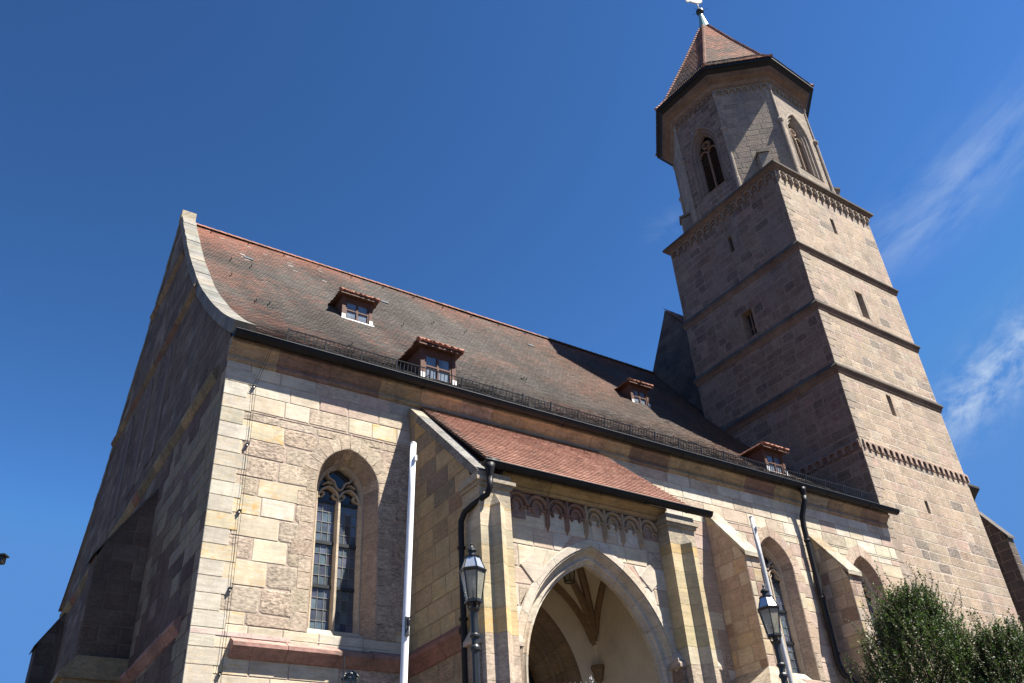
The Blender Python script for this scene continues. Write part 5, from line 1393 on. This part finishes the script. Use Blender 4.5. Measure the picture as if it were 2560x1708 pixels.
# ------------------------------------------------------------------ hanging lantern in the porch
hl = thing('hanging_lantern', 'dark iron lantern hanging under the porch vault', 'lantern', (9.52, -1.75, 9.6))
def hx(mb, o, r0, z0, r1, z1, n=6, **k): mb.lathe(o, [(r0, z0), (r1, z1)], n, **k)
f = MB(); n = 6
for k in range(n):
    a = 2 * PI * k / n; f.tube([(0.14 * math.cos(a), 0.14 * math.sin(a), 0.0), (0.21 * math.cos(a), 0.21 * math.sin(a), 0.40)], 0.014, 4)
for r, z in ((0.14, 0.0), (0.21, 0.40)): f.tube([(r * math.cos(2 * PI * k / n), r * math.sin(2 * PI * k / n), z) for k in range(n + 1)], 0.018, 4)
f.lathe((0, 0, 0.40), [(0.25, 0.0), (0.23, 0.03), (0.08, 0.16), (0.05, 0.22), (0.02, 0.24)], 6)
f.tube([(0, 0, 0.6), (0, 0, 1.05)], 0.012, 4); f.build('lantern_frame', 'iron', hl)
p = MB(); hx(p, (0, 0, 0), 0.13, 0.02, 0.20, 0.39); p.build('glass', 'lampglass', hl)

# ------------------------------------------------------------------ iron gate in the porch arch
gt = thing('iron_gate', 'wrought iron gate with silvery spear tips standing in the porch arch', 'gate', (0, -3.2, 0))
leafs = []
for s0, s1 in ((7.1, 9.08), (9.14, 11.1)):
    lf = MB(); n = 12
    for i in range(n + 1):
        f = i / n; x = s0 + (s1 - s0) * f; zt = 6.55 + (x - 8.2) * 0.13 if x < 8.7 else (6.76 if i == n - 2 and s0 < 8 else 6.15 + 0.1 * math.cos(x * 2))
        lf.tube([(x, 0, 0.1), (x, 0, zt - 0.12)], 0.014, 5)
        lf.add([(x - 0.022, 0, zt - 0.12), (x, -0.015, zt - 0.12), (x + 0.022, 0, zt - 0.12), (x, 0.02, zt - 0.12), (x, 0, zt), (x, 0, zt - 0.17)], [(0, 1, 4), (1, 2, 4), (2, 3, 4), (3, 0, 4), (1, 0, 5), (2, 1, 5), (3, 2, 5), (0, 3, 5)], m=1)
        if zt > 6.7:
            for e in (-1, 1): lf.tube([(x, 0, zt - 0.2), (x + e * 0.05, 0, zt - 0.16), (x + e * 0.06, 0, zt - 0.1), (x + e * 0.035, 0, zt - 0.08)], 0.009, 4, m=1)
    for z in (0.3, 3.0, 5.9): lf.box((s0, -0.02, z), (s1 - s0, 0, 0), (0, 0.04, 0), (0, 0, 0.05))
    lf.build('gate_leaf', ['iron', 'silver'], gt)

# ------------------------------------------------------------------ street lamps


def street_lamp(loc, ztop, lean, lab, heading=0.0):
    """ztop: height of the lantern rim"""
    o = thing('street_lamp', lab, 'street lamp', loc, 'old fashioned lantern street lamps'); o.rotation_euler = lean
    H = ztop
    p = MB(); n = 12
    prof = [(0.22, 0), (0.22, 0.5), (0.16, 0.6), (0.12, 0.9), (0.075, 1.0), (0.062, H - 1.35), (0.062, H - 1.30), (0.085, H - 1.28), (0.085, H - 1.24), (0.06, H - 1.2), (0.058, H - 1.10), (0.082, H - 1.08), (0.085, H - 1.05), (0.062, H - 1.02), (0.06, H - 0.78), (0.068, H - 0.68), (0.095, H - 0.64), (0.10, H - 0.62), (0.05, H - 0.60), (0.035, H - 0.52)]
    n = 16; vs = []; N = len(prof)
    for r, z in prof:
        fl = 0.9 if 1.0 <= z <= H - 1.33 else 1.0
        vs += [V((r * (fl if j % 2 else 1) * math.cos(2 * PI * j / n), r * (fl if j % 2 else 1) * math.sin(2 * PI * j / n), z)) for j in range(n)]
    p.add(vs, [(i * n + j, i * n + (j + 1) % n, (i + 1) * n + (j + 1) % n, (i + 1) * n + j) for i in range(N - 1) for j in range(n)] + [tuple((N - 1) * n + j for j in range(n))])
    for k in range(4):      # scroll brackets
        a = k * PI / 2 + PI / 4; e = V((math.cos(a), math.sin(a), 0))
        p.tube([e * 0.05 + Z * (H - 0.62), e * 0.09 + Z * (H - 0.60), e * 0.10 + Z * (H - 0.54), e * 0.07 + Z * (H - 0.50)], 0.013, 5)
    p.build('post', 'iron', o)
    rot = heading; n = 6; r0, r1, z0, z1 = 0.135, 0.215, H - 0.50, H - 0.01
    f = MB(); cr = [(math.cos(2 * PI * k / n + rot), math.sin(2 * PI * k / n + rot)) for k in range(n)]
    for c_, s_ in cr: f.tube([(r0 * c_, r0 * s_, z0), (r1 * c_, r1 * s_, z1)], 0.013, 4)
    f.lathe((0, 0, z0 - 0.04), [(0.10, 0), (0.155, 0.01), (0.155, 0.05), (0.13, 0.06)], 6, rot); f.lathe((0, 0, z1 - 0.02), [(0.21, 0), (0.238, 0.02), (0.245, 0.045), (0.22, 0.06)], 6, rot)
    f.tube([(0, 0, z0), (0, 0, z0 + 0.2)], 0.02, 6)
    f.build('lantern_frame', 'iron', o)
    for k in range(n):
        (c0, s0), (c1, s1) = cr[k], cr[(k + 1) % n]; g = MB(); q = 0.985
        P0, P1, P2, P3 = [V((r * c * q, r * s * q, z)) for (c, s), r, z in (((c0, s0), r0, z0 + 0.03), ((c1, s1), r0, z0 + 0.03), ((c1, s1), r1, z1 - 0.02), ((c0, s0), r1, z1 - 0.02))]
        g.quad(P0, P1, P2, P3); g.build('glass', 'lampglass', o)
    b = MB(); b.lathe((0, 0, z0 + 0.18), [(0.02, 0), (0.05, 0.04), (0.055, 0.16), (0.03, 0.22)], 10); b.build('lamp_bulb', 'white', o)
    rf = MB(); rf.lathe((0, 0, H + 0.04), [(0.205, 0.0), (0.13, 0.19), (0.11, 0.195)], 6, rot); r_ = rf.build('lamp_roof', 'zinc', o)
    rb = MB()
    for c_, s_ in cr: rb.tube([(0.212 * c_, 0.212 * s_, H + 0.04), (0.134 * c_, 0.134 * s_, H + 0.235)], 0.009, 4)
    rb.lathe((0, 0, H + 0.235), [(0.135, 0), (0.14, 0.015), (0.07, 0.03), (0.06, 0.10), (0.085, 0.12), (0.08, 0.15), (0.03, 0.19), (0.02, 0.22), (0.03, 0.24), (0.005, 0.27)], 12); rb.build('finial', 'iron', o)
    return o


street_lamp((2.36, -8.30, 0), 6.71, (0, 0, 0), 'black lantern street lamp in front of the porch corner, beside the white pole', 0.35)
street_lamp((8.80, -8.90, 0), 6.66, (0, 0, 0), 'lantern street lamp in front of the buttress, overlapping the silvery pole', 0.75)


# ------------------------------------------------------------------ flagpoles
def flagpole(top, bot, r0, r1, mat, lab, cleat):
    top, bot = V(top), V(bot); d = (bot - top); base = top + d * (top.z / (top.z - bot.z))
    o = thing('flagpole', lab, 'flagpole', base, 'flagpoles in front of the church')
    t = top - base; m_ = MB(); m_.tube([t * (i / 10) for i in range(11)], [r0 + (r1 - r0) * i / 10 for i in range(11)], 14); m_.build('pole', mat, o, smooth=True)
    c = MB(); c.lathe(t - Z * 0.01, [(r1 * 1.04, 0), (r1 * 1.04, 0.03), (r1 * 0.6, 0.05)], 12); c.build('truck', mat, o)
    c = MB(); c.box(t - Z * 0.36 + V((-0.02, -r1 - 0.05, 0)), (0.04, 0, 0), (0, 0.06, 0), (0, 0, 0.10)); c.build('pulley', mat, o)
    if cleat:
        k = MB(); q = t * (cleat / t.z) + V((-0.02, -r0 * 0.95, 0)); k.box(q - V((0.03, 0.03, 0.16)), (0.06, 0, 0), (0, 0.03, 0), (0, 0, 0.3)); k.tube([q + V((0, -0.03, -0.05)), q + V((0, -0.09, 0.0)), q + V((0, -0.09, 0.08))], 0.012, 5); k.tube([q + V((0, -0.03, 0.1)), q + V((0.05, -0.09, 0.14))], 0.012, 5); k.build('cleat', 'iron', o)


flagpole((1.41, -7.99, 9.02), (1.25, -8.02, 5.3), 0.064, 0.055, 'white', 'white painted bare flagpole in front of the porch side wall', 5.75)
flagpole((11.37, -6.87, 9.84), (11.38, -6.93, 6.23), 0.062, 0.054, 'silver', 'silvery bare flagpole behind the second street lamp', None)

# ------------------------------------------------------------------ statue
st = thing('statue', 'weathered bronze statue of a figure with a thin upright staff, only its head showing', 'statue', (0.72, -7.21, 0))
mb = MB(); mb.box((-0.5, -0.5, 0), (1.0, 0, 0), (0, 1.0, 0), (0, 0, 3.3), c=(0.45, 0.4, 0.32), a=(0.3, 0, 0)); mb.box((-0.58, -0.58, 3.3), (1.16, 0, 0), (0, 1.16, 0), (0, 0, 0.14), c=(0.45, 0.4, 0.32), a=(0.3, 0, 0)); mb.build('pedestal', 'stone', st)
me = bpy.data.meshes.new('figure'); bm = bmesh.new(); sk = bm.verts.layers.skin.verify()
J = {}


def jv(n, p, r, par=None):
    v = bm.verts.new(p); v[sk].radius = (r, r) if not isinstance(r, tuple) else r
    J[n] = v
    if par: bm.edges.new((J[par], v))
    else: v[sk].use_root = True


jv('pel', (0, 0, 4.36), (0.16, 0.12)); jv('wai', (0, 0.0, 4.56), (0.14, 0.105), 'pel'); jv('che', (0, 0.01, 4.78), (0.18, 0.12), 'wai'); jv('nek', (0, 0.0, 4.94), (0.065, 0.065), 'che'); jv('hd0', (0, -0.02, 5.04), (0.085, 0.10), 'nek'); jv('hd1', (0, -0.015, 5.13), (0.088, 0.108), 'hd0'); jv('hd2', (0, 0.005, 5.19), (0.06, 0.075), 'hd1')
for s, a in ((-1, 'l'), (1, 'r')):
    jv('sh' + a, (0.19 * s, 0.01, 4.83), 0.065, 'che'); 
    if s < 0: jv('el' + a, (-0.30, -0.10, 4.60), 0.045, 'sh' + a); jv('wr' + a, (-0.24, -0.28, 4.75), 0.032, 'el' + a)
    else: jv('el' + a, (0.27, 0.02, 4.54), 0.045, 'sh' + a); jv('wr' + a, (0.27, -0.10, 4.32), 0.032, 'el' + a); jv('ha' + a, (0.26, -0.14, 4.24), 0.035, 'wr' + a)
    jv('hp' + a, (0.10 * s, 0, 4.28), 0.095, 'pel'); jv('kn' + a, (0.11 * s, -0.02, 3.88), 0.062, 'hp' + a); jv('an' + a, (0.11 * s, 0.01, 3.50), 0.042, 'kn' + a); jv('to' + a, (0.13 * s, -0.15, 3.47), 0.04, 'an' + a)
jv('hal', (-0.215, -0.33, 4.80), 0.034, 'wrl')
bm.to_mesh(me); bm.free()
fo = bpy.data.objects.new('figure', me); col.objects.link(fo); me.materials.append(M['bronze'])
sm = fo.modifiers.new('skin', 'SKIN'); sm.use_smooth_shade = True
fo.modifiers.new('sub', 'SUBSURF').levels = 2; fo.modifiers['sub'].render_levels = 2
fo.parent = st
mb = MB()      # hair and face
rg = random.Random(160); hc = V((0, -0.005, 5.115))
for k in range(120):
    a = rg.uniform(0, 2 * PI); e = rg.uniform(0.05, 1.35); dv = V((math.cos(a) * math.cos(e), math.sin(a) * math.cos(e), math.sin(e)))
    if dv.y < -0.35 and dv.z < 0.55: continue
    p0 = hc + V((dv.x * 0.098, dv.y * 0.118, dv.z * 0.118)); tg = (V((dv.x, dv.y, -0.9 * dv.z - 0.3))).normalized() * 0.05
    mb.tube([p0, p0 + tg * 0.6 + dv * 0.008, p0 + tg * 1.2 - dv * 0.004], [0.014, 0.013, 0.006], 5)
mb.build('hair', 'bronze', st, smooth=True)
mb = MB(); hy = -0.115
mb.add([V((-0.018, hy, 5.02)), V((0.018, hy, 5.02)), V((0, hy - 0.03, 5.025)), V((0, hy, 5.09))], [(0, 1, 2), (0, 2, 3), (1, 3, 2)])
for s in (-1, 1): mb.lathe((0.035 * s, hy + 0.012, 5.08), [(0.003, -0.012), (0.014, 0), (0.003, 0.012)], 8); mb.tube([(0.012 * s, hy, 5.105), (0.04 * s, hy - 0.004, 5.112), (0.07 * s, hy + 0.022, 5.10)], 0.009, 5); mb.tube([(0.092 * s, 0.0, 5.10), (0.104 * s, 0.01, 5.07), (0.092 * s, 0.0, 5.03)], 0.013, 6)
mb.tube([(-0.028, hy + 0.008, 4.995), (0, hy - 0.004, 4.992), (0.028, hy + 0.008, 4.995)], 0.007, 5); mb.build('face', 'bronze', st, smooth=True)
mb = MB(); mb.tube([(-0.215, -0.355, 3.44), (-0.205, -0.35, 5.36)], 0.011, 8); mb.build('staff', 'iron', st)
st.rotation_euler = (0, 0, math.radians(-8))

# ------------------------------------------------------------------ dark lamp head at the left edge
fl = thing('wall_lamp', 'black box end jutting in from the left edge of the view', 'lamp', (-4.9, -7.0, 0))
mb = MB(); mb.box((0, 0, 6.215), (0.455, -0.30, 0), (0.06, 0.11, 0), (0.0, 0, 0.085)); mb.prism([V((-0.02, -0.02, 6.30)), V((0.47, -0.34, 6.30)), V((0.545, -0.225, 6.30)), V((0.05, 0.12, 6.30))], (0, 0, 0.02)); mb.build('housing', 'iron', fl)
mb = MB(); mb.tube([(-0.3, 0.2, 0), (-0.3, 0.2, 6.2), (-0.25, 0.17, 6.26), (0.02, 0.02, 6.27)], 0.05, 8); mb.build('arm', 'iron', fl)


# ------------------------------------------------------------------ trees
def small_tree(base, zc, zt, rad, lab, seed, nspr, green, sprigs=()):
    rg = random.Random(seed); o = thing('small_tree', lab, 'tree', base, 'small clipped trees by the tower')
    t = MB(); t.tube([(0, 0, 0), (0.03, 0.02, zc * 0.4), (0, 0, zc), (0, 0, zt - 1.6)], [0.16, 0.13, 0.10, 0.03], 8)
    for k in range(26):
        a = rg.uniform(0, 2 * PI); z0 = rg.uniform(zc * 0.6, zt - 2.2); L = rg.uniform(0.5, 1.0) * rad * 0.6
        d = V((math.cos(a), math.sin(a), rg.uniform(0.5, 1.1))); t.tube([(0, 0, z0), d * L * 0.5 + Z * z0, d * L + Z * (z0 + 0.15)], [0.04, 0.025, 0.012], 5)
    t.build('trunk', 'bark', o)
    c = MB()

    def R(z):
        f = (z - (zc - 1.5)) / (zt - zc + 1.5)
        return rad * (1.0 - max(0, f - 0.30) / 0.70) ** 0.72 * (0.80 + 0.2 * min(1, f / 0.3)) if 0 < f < 1 else 0.02

    def leafy(p, d, L, n, sz):
        q = p.copy(); dd = d.normalized(); path = [q.copy()]
        for i in range(n):
            dd = (dd + V((rg.gauss(0, 0.10), rg.gauss(0, 0.10), 0.03 + rg.gauss(0, 0.05)))).normalized(); q = q + dd * L / n
            path.append(q.copy())
            for e in range(2):
                r = V((rg.gauss(0, 1), rg.gauss(0, 1), rg.gauss(0, 0.7))).normalized(); ax = (dd * 0.5 + r).normalized(); up = (Z * 0.8 + V((rg.gauss(0, 0.6), rg.gauss(0, 0.6), 0))).normalized()
                s = ax.cross(up).normalized(); l = sz * rg.uniform(0.7, 1.3); w_ = l * 0.36
                b0 = q + ax * 0.008; f = rg.random(); g = tuple(V(green).lerp(V((green[0] * 2.4, green[1] * 1.75, green[2] * 1.3)), f * f * 0.8) * rg.uniform(0.7, 1.25)); n_ = s.cross(ax) * l * 0.10
                c.add([b0, b0 + ax * l * 0.45 + s * w_ + n_, b0 + ax * l, b0 + ax * l * 0.45 - s * w_ + n_], [(0, 1, 2), (0, 2, 3)], c=g)
        c.tube(path[::2], 0.005, 3, False, c=(0.10, 0.07, 0.05), m=1)
    for k in range(nspr):
        z = zc - 1.5 + (zt - zc + 1.2) * rg.random() ** 1.15; a = rg.uniform(0, 2 * PI); rr = R(z); bump = 0.82 + 0.30 * noise.noise(V((math.cos(a) * 1.6, math.sin(a) * 1.6, z * 0.9 + seed)))
        f = math.sqrt(rg.uniform(0.12, 1.0)) * bump; p = V((math.cos(a) * rr * f, math.sin(a) * rr * f, z - 0.15))
        d = V((math.cos(a) * (0.20 + 0.45 * f), math.sin(a) * (0.20 + 0.45 * f), 0.95)) + V((rg.gauss(0, 0.2), rg.gauss(0, 0.2), 0))
        L_ = rg.uniform(0.28, 0.60) * (1.0 if f < 0.85 else rg.uniform(0.9, 1.9)); leafy(p, d, L_, max(8, int(L_ * 18)), 0.052)
    for k in range(60):
        z = rg.uniform(zc, zt - 0.25); a = rg.uniform(0, 2 * PI); rr = R(z) * rg.uniform(0.75, 1.0); L_ = rg.uniform(0.45, 0.85)
        leafy(V((math.cos(a) * rr, math.sin(a) * rr, z)), V((math.cos(a) * 0.4, math.sin(a) * 0.4, 1.0)), L_, int(L_ * 20), 0.046)
    for dx, dy, z0, L, lx in sprigs: leafy(V((dx, dy, z0)), V((lx, lx * 0.3, 1.0)), L, int(L * 22), 0.05)
    c.build('crown', ['leaf', 'bark'], o)


GR = (0.058, 0.092, 0.038)
small_tree((13.33, -9.05, 0), 5.3, 7.65, 1.82, 'dense green small tree at the bottom right, taller with one long top shoot', 171, 3300, GR,
           [(-0.30, 0, 7.0, 1.25, -0.10), (0.05, 0.1, 7.1, 0.75, 0.08), (0.35, 0, 6.9, 0.65, 0.22), (-0.62, 0, 6.7, 0.75, -0.30), (0.62, -0.2, 6.6, 0.65, 0.35), (-1.0, 0.1, 6.2, 0.75, -0.5), (1.15, 0, 6.0, 0.65, 0.5), (-0.1, -0.3, 7.0, 0.7, 0.0), (-1.5, 0, 5.9, 0.8, -0.5)])
small_tree((13.75, -10.55, 0), 4.7, 6.45, 1.55, 'green small tree cut off by the right edge of the view, lower', 172, 2300, (0.050, 0.080, 0.033),
           [(-1.05, 0, 5.7, 0.95, -0.35), (-0.45, 0, 6.1, 0.6, -0.15), (0.2, 0, 6.2, 0.5, 0.1), (-0.75, 0.2, 5.9, 0.6, -0.3)])
